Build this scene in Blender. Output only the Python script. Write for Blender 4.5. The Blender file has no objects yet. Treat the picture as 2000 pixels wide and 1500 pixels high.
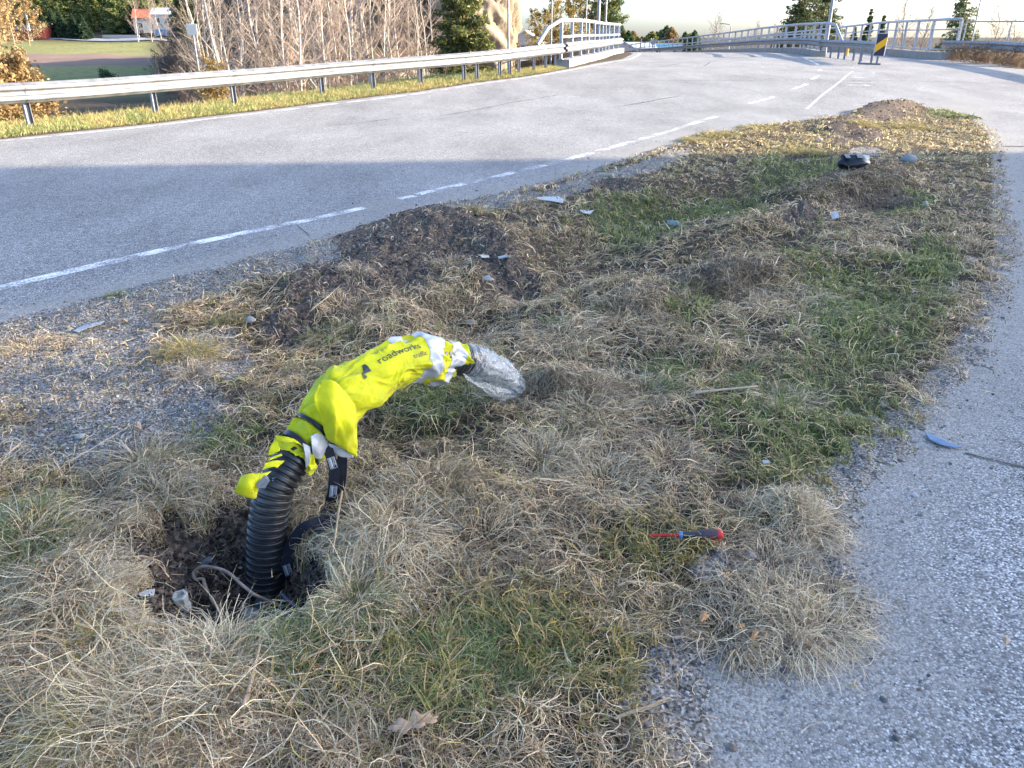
import bpy, math, random
import numpy as np
from mathutils import Vector

# ---------------------------------------------------------------- camera, sky, sun, exposure
SC = bpy.context.scene
CAM_H = 1.42
PITCH = math.radians(24.34)
FPX = 1503.0
cam_d = bpy.data.cameras.new("camera")
cam_d.sensor_width = 36.0
cam_d.lens = FPX / 2000.0 * 36.0
cam_d.clip_start = 0.05
cam_d.clip_end = 5000.0
cam = bpy.data.objects.new("camera", cam_d)
SC.collection.objects.link(cam)
cam.location = (0, 0, CAM_H)
cam.rotation_euler = (math.pi / 2 - PITCH, 0, 0)
SC.camera = cam

SUN_EL = math.radians(16.0)
SUN_AZ = math.atan(0.10)          # from +X towards +Y
world = bpy.data.worlds.new("World")
SC.world = world
world.use_nodes = True
wn = world.node_tree
bg = wn.nodes["Background"]
sky = wn.nodes.new("ShaderNodeTexSky")
sky.sky_type = 'NISHITA'
sky.sun_disc = False
sky.sun_elevation = SUN_EL
sky.sun_rotation = math.pi / 2 - SUN_AZ
sky.air_density = 0.72
sky.dust_density = 2.2
sky.ozone_density = 3.0
wn.links.new(sky.outputs[0], bg.inputs[0])
bg.inputs[1].default_value = 0.15

sun_d = bpy.data.lights.new("sun", 'SUN')
sun_d.energy = 3.6
sun_d.angle = math.radians(0.5)
sun_d.color = (1.0, 0.85, 0.64)
sun = bpy.data.objects.new("sun", sun_d)
SC.collection.objects.link(sun)
to_sun = Vector((math.cos(SUN_EL) * math.cos(SUN_AZ), math.cos(SUN_EL) * math.sin(SUN_AZ), math.sin(SUN_EL)))
sun.rotation_euler = to_sun.to_track_quat('Z', 'Y').to_euler()

SC.view_settings.view_transform = 'Standard'
SC.view_settings.look = 'None'
SC.view_settings.gamma = 1.0
SC.view_settings.exposure = 2.3
try:
    SC.cycles.use_denoising = True
    SC.cycles.max_bounces = 6
    SC.cycles.transparent_max_bounces = 16
    SC.cycles.diffuse_bounces = 3
except Exception:
    pass

# ---------------------------------------------------------------- helpers
rng = np.random.default_rng(7)
R = random.Random(11)
COL = SC.collection
CP, SP = math.cos(PITCH), math.sin(PITCH)


def sstep(a, b, x):
    t = np.clip((np.asarray(x, float) - a) / (b - a), 0, 1)
    return t * t * (3 - 2 * t)


# road long profile (the road climbs to the bridge and drops behind its crest)
_py = np.arange(-60, 900, 0.5)
_pz = np.interp(_py, [-60, 0, 14, 18, 21, 25, 32, 38, 47, 56, 75, 100, 150, 300, 900],
                [0, 0, 0, .05, .2, .42, .5, .5, .55, .42, .0, -.75, -3.2, -4.2, -4.2])
_k = np.exp(-np.linspace(-2, 2, 9) ** 2); _k /= _k.sum()
_pz = np.convolve(np.pad(_pz, 4, 'edge'), _k, 'valid')


def zr(y):
    return np.interp(y, _py, _pz)


def ray(px, py):
    a = (px - 1000.0) / FPX
    b = (750.0 - py) / FPX
    return np.array([a, CP + b * SP, -SP + b * CP])


def P(px, py, dz=0.0, z=None):
    """photograph pixel -> point on the road surface (or on the level z)"""
    d = ray(px, py)
    if z is not None:
        t = (z - CAM_H) / d[2]
        return np.array([0, 0, CAM_H]) + d * t
    t = 0.5
    while t < 400:
        y = d[1] * t
        if CAM_H + d[2] * t <= zr(y) + dz:
            break
        t *= 1.01
    lo, hi = t / 1.01, t
    for _ in range(30):
        m = (lo + hi) / 2
        if CAM_H + d[2] * m <= zr(d[1] * m) + dz: hi = m
        else: lo = m
    return np.array([0, 0, CAM_H]) + d * hi


def PD(px, py, depth):
    """pixel at a camera depth"""
    return np.array([0, 0, CAM_H]) + ray(px, py) * depth


def proj(X, Y, Z=0.0):
    v = Z - CAM_H
    dep = Y * CP - v * SP
    up = Y * SP + v * CP
    dep = np.where(dep < 0.05, 0.05, dep)
    return 1000 + X / dep * FPX, 750 - up / dep * FPX


_perm = rng.random((8, 257, 257))


def vnoise(X, Y, s=1.0, k=0):
    """smooth value noise 0..1"""
    x = np.asarray(X, float) * s + 37.1 * (k + 1); y = np.asarray(Y, float) * s + 11.7 * (k + 1)
    xi = np.floor(x).astype(int); yi = np.floor(y).astype(int)
    fx = x - xi; fy = y - yi
    fx = fx * fx * (3 - 2 * fx); fy = fy * fy * (3 - 2 * fy)
    T = _perm[k % 8]
    a = T[xi % 256, yi % 256]; b = T[(xi + 1) % 256, yi % 256]
    c = T[xi % 256, (yi + 1) % 256]; d = T[(xi + 1) % 256, (yi + 1) % 256]
    return (a * (1 - fx) + b * fx) * (1 - fy) + (c * (1 - fx) + d * fx) * fy


def fbm(X, Y, s=1.0, k=0, o=4):
    r = 0; a = .5; t = 0
    for i in range(o):
        r = r + a * vnoise(X, Y, s * 2.03 ** i, k + i); t += a; a *= .5
    return r / t


def tag(o, label=None, cat=None, group=None, kind=None):
    if label: o["label"] = label
    if cat: o["category"] = cat
    if group: o["group"] = group
    if kind: o["kind"] = kind
    return o


def empty(name, loc=(0, 0, 0), rz=0.0, label=None, cat=None, group=None):
    o = bpy.data.objects.new(name, None)
    o.empty_display_size = 0.1
    COL.objects.link(o)
    o.location = [float(v) for v in loc]; o.rotation_euler = (0, 0, rz)
    return tag(o, label, cat, group)


def mesh_np(name, V, faces, mat=None, parent=None, smooth=False, attrs=None, matidx=None, mats=None):
    """faces: list of integer arrays (n,k)"""
    me = bpy.data.meshes.new(name)
    V = np.asarray(V, np.float32)
    if isinstance(faces, np.ndarray): faces = [faces]
    faces = [np.asarray(f, np.int32) for f in faces if len(f)]
    me.vertices.add(len(V)); me.vertices.foreach_set("co", V.ravel())
    idx = np.concatenate([f.ravel() for f in faces])
    tot = np.concatenate([np.full(len(f), f.shape[1], np.int32) for f in faces])
    start = np.concatenate([[0], np.cumsum(tot)[:-1]]).astype(np.int32)
    me.loops.add(len(idx)); me.loops.foreach_set("vertex_index", idx)
    me.polygons.add(len(tot)); me.polygons.foreach_set("loop_start", start)
    try: me.polygons.foreach_set("loop_total", tot)
    except Exception: pass
    me.update(calc_edges=True)
    me.polygons.foreach_set("use_smooth", np.full(len(tot), smooth, bool))
    if mats:
        for m in mats: me.materials.append(m)
        if matidx is not None: me.polygons.foreach_set("material_index", np.asarray(matidx, np.int32))
    elif mat: me.materials.append(mat)
    if attrs:
        for k, a in attrs.items():
            a = np.asarray(a, np.float32)
            if a.ndim == 2:
                at = me.color_attributes.new(k, 'FLOAT_COLOR', 'POINT')
                if a.shape[1] == 3: a = np.concatenate([a, np.ones((len(a), 1), np.float32)], 1)
                at.data.foreach_set("color", a.ravel())
            else:
                at = me.attributes.new(k, 'FLOAT', 'POINT'); at.data.foreach_set("value", a)
    me.validate(clean_customdata=False)
    o = bpy.data.objects.new(name, me)
    COL.objects.link(o)
    if parent: o.parent = parent
    return o


class MB:
    """collects shapes into one mesh"""
    def __init__(s): s.v = []; s.f = []

    def add(s, V, F):
        n = len(s.v); s.v.extend([tuple(map(float, p)) for p in V]); s.f.extend([tuple(i + n for i in f) for f in F]); return s

    def box(s, c, d, rz=0.0, M=None, bev=0.0):
        x, y, z = [q / 2 for q in d]
        if bev > 0:
            b = min(bev, x * .9, y * .9, z * .9)
            V = []
            for sz in (-1, 1):
                for sy in (-1, 1):
                    for sx in (-1, 1):
                        V += [(sx * (x - b), sy * (y - b), sz * z), (sx * (x - b), sy * y, sz * (z - b)), (sx * x, sy * (y - b), sz * (z - b))]
            import bmesh
            bm = bmesh.new()
            for p in V: bm.verts.new(p)
            r = bmesh.ops.convex_hull(bm, input=bm.verts[:])
            bm.verts.index_update()
            V = [tuple(v.co) for v in bm.verts]; F = [[v.index for v in f.verts] for f in bm.faces]
            bm.free()
        else:
            V = [(-x, -y, -z), (x, -y, -z), (x, y, -z), (-x, y, -z), (-x, -y, z), (x, -y, z), (x, y, z), (-x, y, z)]
            F = [(0, 3, 2, 1), (4, 5, 6, 7), (0, 1, 5, 4), (1, 2, 6, 5), (2, 3, 7, 6), (3, 0, 4, 7)]
        ca, sa = math.cos(rz), math.sin(rz)
        V = [(p[0] * ca - p[1] * sa, p[0] * sa + p[1] * ca, p[2]) for p in V]
        if M is not None: V = [tuple(M @ Vector(p)) for p in V]
        return s.add([(p[0] + c[0], p[1] + c[1], p[2] + c[2]) for p in V], F)

    def tube(s, pts, rad, n=8, cap=True, closed=False):
        pts = [Vector([float(a) for a in p]) for p in pts]
        if not hasattr(rad, '__len__'): rad = [rad] * len(pts)
        V = []; F = []
        up = None
        m = len(pts)
        for i, p in enumerate(pts):
            if closed: t = (pts[(i + 1) % m] - pts[i - 1])
            else: t = (pts[min(i + 1, m - 1)] - pts[max(i - 1, 0)])
            t.normalize()
            if up is None:
                up = Vector((0, 0, 1)) if abs(t.z) < .9 else Vector((1, 0, 0))
            a = t.cross(up).normalized(); b = a.cross(t).normalized(); up = b
            for k in range(n):
                w = 2 * math.pi * k / n
                V.append(p + (a * math.cos(w) + b * math.sin(w)) * rad[i])
        for i in range(m if closed else m - 1):
            for k in range(n):
                j = (i + 1) % m
                F.append((i * n + k, i * n + (k + 1) % n, j * n + (k + 1) % n, j * n + k))
        if cap and not closed:
            F.append(tuple(range(n))[::-1]); F.append(tuple((m - 1) * n + k for k in range(n)))
        return s.add(V, F)

    def cyl(s, a, b, r0, r1=None, n=12): return s.tube([a, b], [r0, r0 if r1 is None else r1], n)

    def sweep(s, prof, path, up=(0, 0, 1), cap=True):
        """profile (u sideways, v up) along a path; u is to the right of travel"""
        path = [Vector([float(a) for a in p]) for p in path]; up = Vector(up); n = len(prof); V = []; F = []
        for i, p in enumerate(path):
            t = path[min(i + 1, len(path) - 1)] - path[max(i - 1, 0)]; t.z = 0; t.normalize()
            r = t.cross(up)
            for u, v in prof: V.append(p + r * u + up * v)
        for i in range(len(path) - 1):
            for k in range(n):
                F.append((i * n + k, i * n + (k + 1) % n, (i + 1) * n + (k + 1) % n, (i + 1) * n + k))
        if cap: F.append(tuple(range(n))[::-1]); F.append(tuple((len(path) - 1) * n + k for k in range(n)))
        return s.add(V, F)

    def quad(s, a, b, c, d): return s.add([a, b, c, d], [(0, 1, 2, 3)])

    def build(s, name, mat, parent=None, smooth=False, auto=None):
        me = bpy.data.meshes.new(name); me.from_pydata(s.v, [], s.f); me.update()
        if mat: me.materials.append(mat)
        if smooth:
            me.polygons.foreach_set("use_smooth", np.ones(len(me.polygons), bool))
            if auto:
                try: me.set_sharp_from_angle(angle=math.radians(auto))
                except Exception: pass
        o = bpy.data.objects.new(name, me); COL.objects.link(o)
        if parent: o.parent = parent
        return o


def children(o): return [c for c in bpy.data.objects if c.parent == o]


def copy_tree(o, parent=None):
    c = o.copy(); COL.objects.link(c); c.parent = parent
    for ch in [q for q in list(COL.objects) if q.parent == o]: copy_tree(ch, c)
    return c


# ---------------------------------------------------------------- materials
def mat_new(name):
    m = bpy.data.materials.new(name); m.use_nodes = True
    nt = m.node_tree; b = nt.nodes["Principled BSDF"]
    return m, nt, b


def N(nt, t, **kw):
    n = nt.nodes.new(t)
    for k, v in kw.items(): setattr(n, k, v)
    return n


def mat_plain(name, col, rough=.6, metal=0.0, var=.12, scale=8.0, bump=0.0, bscale=60.0, spec=.4, coord='Object', col2=None):
    m, nt, b = mat_new(name); L = nt.links
    tc = N(nt, "ShaderNodeTexCoord")
    no = N(nt, "ShaderNodeTexNoise"); no.inputs["Scale"].default_value = scale; no.inputs["Detail"].default_value = 5
    L.new(tc.outputs[coord], no.inputs["Vector"])
    r = N(nt, "ShaderNodeValToRGB")
    r.color_ramp.elements[0].position = .3; r.color_ramp.elements[1].position = .7
    c2 = col2 or [min(1, c * (1 + var)) for c in col]
    r.color_ramp.elements[0].color = [c * (1 - var) for c in col] + [1]
    r.color_ramp.elements[1].color = list(c2) + [1]
    L.new(no.outputs["Fac"], r.inputs[0]); L.new(r.outputs[0], b.inputs["Base Color"])
    b.inputs["Roughness"].default_value = rough; b.inputs["Metallic"].default_value = metal
    b.inputs["Specular IOR Level"].default_value = spec
    if bump > 0:
        n2 = N(nt, "ShaderNodeTexNoise"); n2.inputs["Scale"].default_value = bscale; n2.inputs["Detail"].default_value = 4
        L.new(tc.outputs[coord], n2.inputs["Vector"])
        bp = N(nt, "ShaderNodeBump"); bp.inputs["Strength"].default_value = bump; bp.inputs["Distance"].default_value = .01
        L.new(n2.outputs["Fac"], bp.inputs["Height"]); L.new(bp.outputs[0], b.inputs["Normal"])
    return m


def mat_attr(name, attr="tint", rough=.7, trans=.0, spec=.25):
    m, nt, b = mat_new(name); L = nt.links
    a = N(nt, "ShaderNodeAttribute"); a.attribute_name = attr
    L.new(a.outputs["Color"], b.inputs["Base Color"])
    b.inputs["Roughness"].default_value = rough; b.inputs["Specular IOR Level"].default_value = spec
    if trans > 0:
        t = N(nt, "ShaderNodeBsdfTranslucent"); L.new(a.outputs["Color"], t.inputs["Color"])
        mx = N(nt, "ShaderNodeMixShader"); mx.inputs[0].default_value = trans
        L.new(b.outputs[0], mx.inputs[1]); L.new(t.outputs[0], mx.inputs[2])
        L.new(mx.outputs[0], nt.nodes["Material Output"].inputs[0])
    return m


def mat_asphalt():
    m, nt, b = mat_new("asphalt"); L = nt.links
    g = N(nt, "ShaderNodeNewGeometry")
    v = N(nt, "ShaderNodeTexVoronoi"); v.inputs["Scale"].default_value = 165
    L.new(g.outputs["Position"], v.inputs["Vector"])
    sep = N(nt, "ShaderNodeSeparateColor"); L.new(v.outputs["Color"], sep.inputs[0])
    r = N(nt, "ShaderNodeValToRGB"); e = r.color_ramp.elements
    e[0].position = 0; e[0].color = (.06, .06, .06, 1); e[1].position = 1; e[1].color = (.82, .79, .74, 1)
    for p, c in ((.22, (.15, .142, .135, 1)), (.5, (.345, .335, .32, 1)), (.84, (.55, .53, .50, 1))):
        q = e.new(p); q.color = c
    L.new(sep.outputs[0], r.inputs[0])
    # tar between the stones
    d = N(nt, "ShaderNodeMapRange"); d.inputs["From Min"].default_value = .25; d.inputs["From Max"].default_value = .75
    d.inputs["To Min"].default_value = 0; d.inputs["To Max"].default_value = .75
    L.new(v.outputs["Distance"], d.inputs["Value"])
    mx = N(nt, "ShaderNodeMix", data_type='RGBA'); L.new(d.outputs[0], mx.inputs[0]); L.new(r.outputs[0], mx.inputs[6])
    mx.inputs[7].default_value = (.12, .117, .112, 1)
    # broad wear
    n2 = N(nt, "ShaderNodeTexNoise"); n2.inputs["Scale"].default_value = .9; n2.inputs["Detail"].default_value = 7; n2.inputs["Roughness"].default_value = .62
    mp = N(nt, "ShaderNodeMapping"); mp.inputs["Scale"].default_value = (1, .45, 1); mp.inputs["Rotation"].default_value = (0, 0, -.62)
    L.new(g.outputs["Position"], mp.inputs[0]); L.new(mp.outputs[0], n2.inputs["Vector"])
    r2 = N(nt, "ShaderNodeMapRange"); r2.inputs["From Min"].default_value = .3; r2.inputs["From Max"].default_value = .7
    r2.inputs["To Min"].default_value = .78; r2.inputs["To Max"].default_value = 1.2
    L.new(n2.outputs["Fac"], r2.inputs["Value"])
    n3 = N(nt, "ShaderNodeTexNoise"); n3.inputs["Scale"].default_value = 14; n3.inputs["Detail"].default_value = 4
    L.new(g.outputs["Position"], n3.inputs["Vector"])
    r3 = N(nt, "ShaderNodeMapRange"); r3.inputs["From Min"].default_value = .3; r3.inputs["From Max"].default_value = .7
    r3.inputs["To Min"].default_value = .86; r3.inputs["To Max"].default_value = 1.12
    L.new(n3.outputs["Fac"], r3.inputs["Value"])
    mm = N(nt, "ShaderNodeMath", operation='MULTIPLY'); L.new(r2.outputs[0], mm.inputs[0]); L.new(r3.outputs[0], mm.inputs[1])
    vm = N(nt, "ShaderNodeVectorMath", operation='SCALE'); L.new(mx.outputs[2], vm.inputs[0]); L.new(mm.outputs[0], vm.inputs["Scale"])
    # sandy dirt blown along the edges
    dm = N(nt, "ShaderNodeAttribute"); dm.attribute_name = "sand"
    n4 = N(nt, "ShaderNodeTexNoise"); n4.inputs["Scale"].default_value = 22; n4.inputs["Detail"].default_value = 6
    L.new(g.outputs["Position"], n4.inputs["Vector"])
    ad = N(nt, "ShaderNodeMath", operation='ADD'); L.new(dm.outputs["Fac"], ad.inputs[0]); L.new(n4.outputs["Fac"], ad.inputs[1])
    r4 = N(nt, "ShaderNodeMapRange"); r4.inputs["From Min"].default_value = .75; r4.inputs["From Max"].default_value = 1.35
    L.new(ad.outputs[0], r4.inputs["Value"])
    m2 = N(nt, "ShaderNodeMix", data_type='RGBA'); L.new(r4.outputs[0], m2.inputs[0]); L.new(vm.outputs[0], m2.inputs[6])
    vs = N(nt, "ShaderNodeValToRGB"); vs.color_ramp.elements[0].color = (.17, .15, .125, 1); vs.color_ramp.elements[1].color = (.45, .42, .37, 1)
    L.new(sep.outputs[1], vs.inputs[0]); L.new(vs.outputs[0], m2.inputs[7])
    L.new(m2.outputs[2], b.inputs["Base Color"])
    b.inputs["Roughness"].default_value = .92; b.inputs["Specular IOR Level"].default_value = .22
    bp = N(nt, "ShaderNodeBump"); bp.inputs["Strength"].default_value = .55; bp.inputs["Distance"].default_value = .003
    iv = N(nt, "ShaderNodeMath", operation='SUBTRACT'); iv.inputs[0].default_value = 1.0; L.new(v.outputs["Distance"], iv.inputs[1])
    L.new(iv.outputs[0], bp.inputs["Height"]); L.new(bp.outputs[0], b.inputs["Normal"])
    return m


def mat_ground():
    m, nt, b = mat_new("ground_soil"); L = nt.links
    g = N(nt, "ShaderNodeNewGeometry")

    def noise(scale, det=5, rough=.55):
        n = N(nt, "ShaderNodeTexNoise"); n.inputs["Scale"].default_value = scale; n.inputs["Detail"].default_value = det
        n.inputs["Roughness"].default_value = rough; L.new(g.outputs["Position"], n.inputs["Vector"]); return n.outputs["Fac"]

    def ramp(f, cs):
        r = N(nt, "ShaderNodeValToRGB"); e = r.color_ramp.elements
        e[0].position = cs[0][0]; e[0].color = list(cs[0][1]) + [1]; e[1].position = cs[-1][0]; e[1].color = list(cs[-1][1]) + [1]
        for p, c in cs[1:-1]:
            q = e.new(p); q.color = list(c) + [1]
        L.new(f, r.inputs[0]); return r.outputs[0]

    def attr(n):
        a = N(nt, "ShaderNodeAttribute"); a.attribute_name = n; return a.outputs["Fac"]

    def edge(a, f, lo, hi):
        s = N(nt, "ShaderNodeMath", operation='ADD'); L.new(a, s.inputs[0]); L.new(f, s.inputs[1])
        r = N(nt, "ShaderNodeMapRange"); r.inputs["From Min"].default_value = lo; r.inputs["From Max"].default_value = hi
        L.new(s.outputs[0], r.inputs["Value"]); return r.outputs[0]

    def mix(f, a, c):
        x = N(nt, "ShaderNodeMix", data_type='RGBA'); L.new(f, x.inputs[0]); L.new(a, x.inputs[6]); L.new(c, x.inputs[7]); return x.outputs[2]
    fine = noise(55, 6, .65); mid = noise(9, 6); big = noise(1.1, 5)
    thatch = ramp(fine, [(.32, (.018, .015, .011)), (.5, (.06, .046, .031)), (.68, (.19, .145, .095))])
    greenish = ramp(fine, [(.3, (.02, .024, .012)), (.7, (.12, .12, .055))])
    turf = mix(edge(attr("green"), mid, .85, 1.15), thatch, greenish)
    soil = ramp(fine, [(.3, (.02, .016, .013)), (.48, (.10, .074, .056)), (.68, (.27, .21, .16))])
    vo = N(nt, "ShaderNodeTexVoronoi"); vo.inputs["Scale"].default_value = 150; L.new(g.outputs["Position"], vo.inputs["Vector"])
    se = N(nt, "ShaderNodeSeparateColor"); L.new(vo.outputs["Color"], se.inputs[0])
    grav = ramp(se.outputs[0], [(0, (.06, .052, .045)), (.45, (.20, .18, .15)), (.8, (.33, .30, .26)), (1, (.52, .49, .45))])
    c = mix(edge(attr("gravel"), mid, .85, 1.1), turf, grav)
    c = mix(edge(attr("soil"), mid, .8, 1.05), c, soil)
    field = ramp(big, [(.35, (.16, .17, .055)), (.65, (.27, .25, .10))])
    c = mix(attr("field"), c, field)
    plough = ramp(mid, [(.3, (.19, .125, .095)), (.7, (.25, .17, .13))])
    c = mix(attr("plough"), c, plough)
    forest = ramp(noise(.6, 8, .7), [(.35, (.05, .035, .022)), (.55, (.13, .095, .06)), (.7, (.10, .11, .04))])
    c = mix(attr("forest"), c, forest)
    L.new(c, b.inputs["Base Color"])
    b.inputs["Roughness"].default_value = .95; b.inputs["Specular IOR Level"].default_value = .15
    bp = N(nt, "ShaderNodeBump"); bp.inputs["Strength"].default_value = .9; bp.inputs["Distance"].default_value = .012
    L.new(fine, bp.inputs["Height"]); L.new(bp.outputs[0], b.inputs["Normal"])
    return m


M = {}
M['asphalt'] = mat_asphalt()
M['ground'] = mat_ground()
M["grass"] = mat_attr("grass_blade", attr="grass_blade", trans=.22, rough=.6)
M['stone'] = mat_attr("stone_tint", attr="stone_tint", rough=.85)
M['leafy'] = mat_attr("leaf_tint", attr="leaf_tint", trans=.3, rough=.7)
M['bark'] = mat_attr("bark_tint", attr="bark_tint", rough=.85)


def mat_paint_worn():
    m, nt, b = mat_new("road_paint"); L = nt.links
    g = N(nt, "ShaderNodeNewGeometry")
    n = N(nt, "ShaderNodeTexNoise"); n.inputs["Scale"].default_value = 70; n.inputs["Detail"].default_value = 5; n.inputs["Roughness"].default_value = .7
    L.new(g.outputs["Position"], n.inputs["Vector"])
    n2 = N(nt, "ShaderNodeTexNoise"); n2.inputs["Scale"].default_value = 3; n2.inputs["Detail"].default_value = 4
    L.new(g.outputs["Position"], n2.inputs["Vector"])
    a = N(nt, "ShaderNodeMath", operation='ADD'); L.new(n.outputs["Fac"], a.inputs[0]); L.new(n2.outputs["Fac"], a.inputs[1])
    w = N(nt, "ShaderNodeAttribute"); w.attribute_name = "wear"
    a2 = N(nt, "ShaderNodeMath", operation='SUBTRACT'); L.new(a.outputs[0], a2.inputs[0]); L.new(w.outputs["Fac"], a2.inputs[1])
    r = N(nt, "ShaderNodeMapRange"); r.inputs["From Min"].default_value = .82; r.inputs["From Max"].default_value = 1.08
    L.new(a2.outputs[0], r.inputs["Value"])
    b.inputs["Base Color"].default_value = (.82, .80, .78, 1); b.inputs["Roughness"].default_value = .7
    t = N(nt, "ShaderNodeBsdfTransparent"); x = N(nt, "ShaderNodeMixShader")
    L.new(r.outputs[0], x.inputs[0]); L.new(t.outputs[0], x.inputs[1]); L.new(b.outputs[0], x.inputs[2])
    L.new(x.outputs[0], nt.nodes["Material Output"].inputs[0])
    return m


M['paint'] = mat_paint_worn()
M['galv'] = mat_plain("galvanised_steel", (.19, .195, .205), rough=.5, metal=.25, var=.28, scale=5, bump=.08, bscale=30)
M['galvl'] = mat_plain('galvanised_railing', (.36, .37, .39), rough=.5, metal=.25, var=.15)
M['galvd'] = mat_plain("galvanised_post", (.20, .21, .24), rough=.5, metal=.5, var=.15, scale=9)
M['concrete'] = mat_plain("concrete", (.27, .25, .22), rough=.9, var=.16, scale=2.5, bump=.3, bscale=35)
M['bolt'] = mat_plain("bolt_steel", (.16, .16, .17), rough=.5, metal=.6)
M['black_pipe'] = mat_plain("black_pipe_plastic", (.018, .019, .021), rough=.30, var=.35, scale=30, spec=.6, bump=.12, bscale=90, col2=(.032, .032, .034))
M['black'] = mat_plain("black_plastic", (.016, .016, .018), rough=.28, spec=.6)
M['strap'] = mat_plain("strap_webbing", (.012, .013, .022), rough=.75, bump=.4, bscale=400)
M['white'] = mat_plain("white_print", (.75, .77, .82), rough=.6, var=.04)
M['steel_thin'] = mat_plain("pole_steel", (.24, .25, .27), rough=.5, metal=.4)
M['rock'] = mat_plain("rock_face", (.30, .235, .165), rough=.95, var=.3, scale=.7, bump=1.0, bscale=3, coord='Generated')

# ---------------------------------------------------------------- layout measured on the photograph
def poly_px(L): return np.array([P(a, b)[:2] for a, b in L])


VERGE = np.concatenate([poly_px([(-900, 900), (-300, 715), (0, 640), (150, 600), (300, 560), (480, 512), (600, 478), (730, 436), (850, 407), (1000, 374),
                                 (1120, 346), (1220, 314), (1290, 290), (1380, 262), (1500, 243), (1620, 230), (1700, 214), (1760, 208),
                                 (1850, 215), (1900, 226), (1945, 262), (1958, 330), (1962, 420), (1972, 480), (1955, 560), (1930, 640),
                                 (1885, 715), (1845, 765), (1800, 815), (1750, 870), (1690, 905), (1640, 950), (1615, 1000), (1605, 1060),
                                 (1628, 1120), (1650, 1180), (1632, 1236), (1560, 1278), (1460, 1284), (1395, 1262), (1345, 1288), (1305, 1345), (1300, 1420), (1330, 1500), (1400, 1600), (1500, 1900)]),
                        np.array([[.45, -.2], [.5, -3], [-7, -3]])])
HOLE = np.array([P(a, b)[:2] for a, b in [(258, 1070), (290, 1035), (350, 1012), (430, 990), (500, 978), (555, 992), (590, 1040), (625, 1085), (655, 1125), (640, 1190), (590, 1228), (500, 1252), (400, 1262), (310, 1246), (272, 1195), (292, 1135), (262, 1095)]])
LE = np.concatenate([np.array([[-30, -12], [-19, -.5], [-12.5, 7.2]]),
                     poly_px([(0, 271), (100, 260), (300, 240), (400, 227), (474, 219), (617, 201), (735, 187), (800, 180), (922, 161), (1007, 151), (1060, 143), (1108, 134)]),
                     np.array([[4.6, 36], [6.4, 45], [7.4, 55], [7.6, 70], [6.5, 90], [4, 115], [-3, 160], [-16, 220]])])
RE = np.array([[40, -30], [30, -4], [25, 9], [20, 17.5], [16.8, 24], [15.9, 27.2], [18.3, 31.3], [22.4, 54], [24, 75], [23, 100], [18, 130], [8, 170], [-8, 225]])
BAR = np.array([P(1593, 111)[:2], [15.6, 47], [16.0, 56], [16.6, 66], [16.9, 76], [16.3, 92], [14, 112], [8, 150]])


def seg_dist(X, Y, L, closed=False, want_sign=True):
    """distance to a polyline; sign > 0 on its left side (or inside a closed polygon)"""
    sh = np.shape(X); x = np.ravel(X); y = np.ravel(Y)
    best = np.full(x.shape, 1e18); sg = np.ones(x.shape)
    A = L; B = np.roll(L, -1, 0)
    n = len(L) if closed else len(L) - 1
    for i in range(n):
        a = A[i]; b = B[i]; d = b - a; l2 = d @ d + 1e-12
        t = ((x - a[0]) * d[0] + (y - a[1]) * d[1]) / l2
        tc = np.clip(t, 0, 1)
        dx = x - a[0] - tc * d[0]; dy = y - a[1] - tc * d[1]
        q = dx * dx + dy * dy
        m = q < best - 1e-9
        best = np.where(m, q, best)
        if not closed: sg = np.where(m, np.sign(d[0] * (y - a[1]) - d[1] * (x - a[0])), sg)
    r = np.sqrt(best)
    if closed:
        ins = np.zeros(x.shape, bool)
        for i in range(len(L)):
            a = A[i]; b = B[i]
            c = ((a[1] > y) != (b[1] > y)) & (x < (b[0] - a[0]) * (y - a[1]) / (b[1] - a[1] + 1e-15) + a[0])
            ins ^= c
        sg = np.where(ins, 1, -1)
    return (r * sg).reshape(sh)


def blob(px, py, cx, cy, rx, ry, ang=0):
    c, s = math.cos(math.radians(ang)), math.sin(math.radians(ang))
    u = (px - cx) * c + (py - cy) * s; v = -(px - cx) * s + (py - cy) * c
    return 1 - sstep(.35, 1.3, np.sqrt((u / rx) ** 2 + (v / ry) ** 2))


SOIL = [(860, 468, 165, 60, 14), (960, 510, 120, 45, 25), (740, 500, 110, 60, 30), (660, 570, 130, 60, -8), (560, 640, 60, 40, 0), (760, 520, 120, 60, 20), (1700, 402, 95, 24, -8),
        (1555, 432, 50, 18, -20), (1735, 222, 75, 22, -12), (1650, 262, 45, 26, 0), (1700, 268, 30, 14, 0), (830, 900, 75, 20, 0), (1530, 1062, 55, 22, 0), (1400, 1205, 75, 38, 10), (1480, 1155, 60, 22, 0),
        (1650, 372, 70, 14, -8), (1660, 318, 40, 18, 0), (1555, 312, 35, 14, 0), (1410, 560, 60, 22, -10), (1040, 780, 50, 22, 10), (1200, 365, 60, 15, 0)]
GRAV = [(60, 690, 330, 130, -8), (330, 560, 260, 60, -14), (250, 800, 230, 110, 5), (120, 880, 190, 60, 0), (620, 500, 160, 35, -14), (950, 400, 130, 18, -10), (1150, 360, 120, 18, -16),
        (1280, 320, 90, 16, -20), (1440, 1115, 110, 42, 0), (1560, 1110, 60, 40, 0), (1600, 1120, 70, 50, 0), (1330, 1290, 50, 40, 0), (1350, 1330, 60, 60, 0), (420, 690, 90, 60, 0), (1690, 300, 40, 12, 0)]
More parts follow.
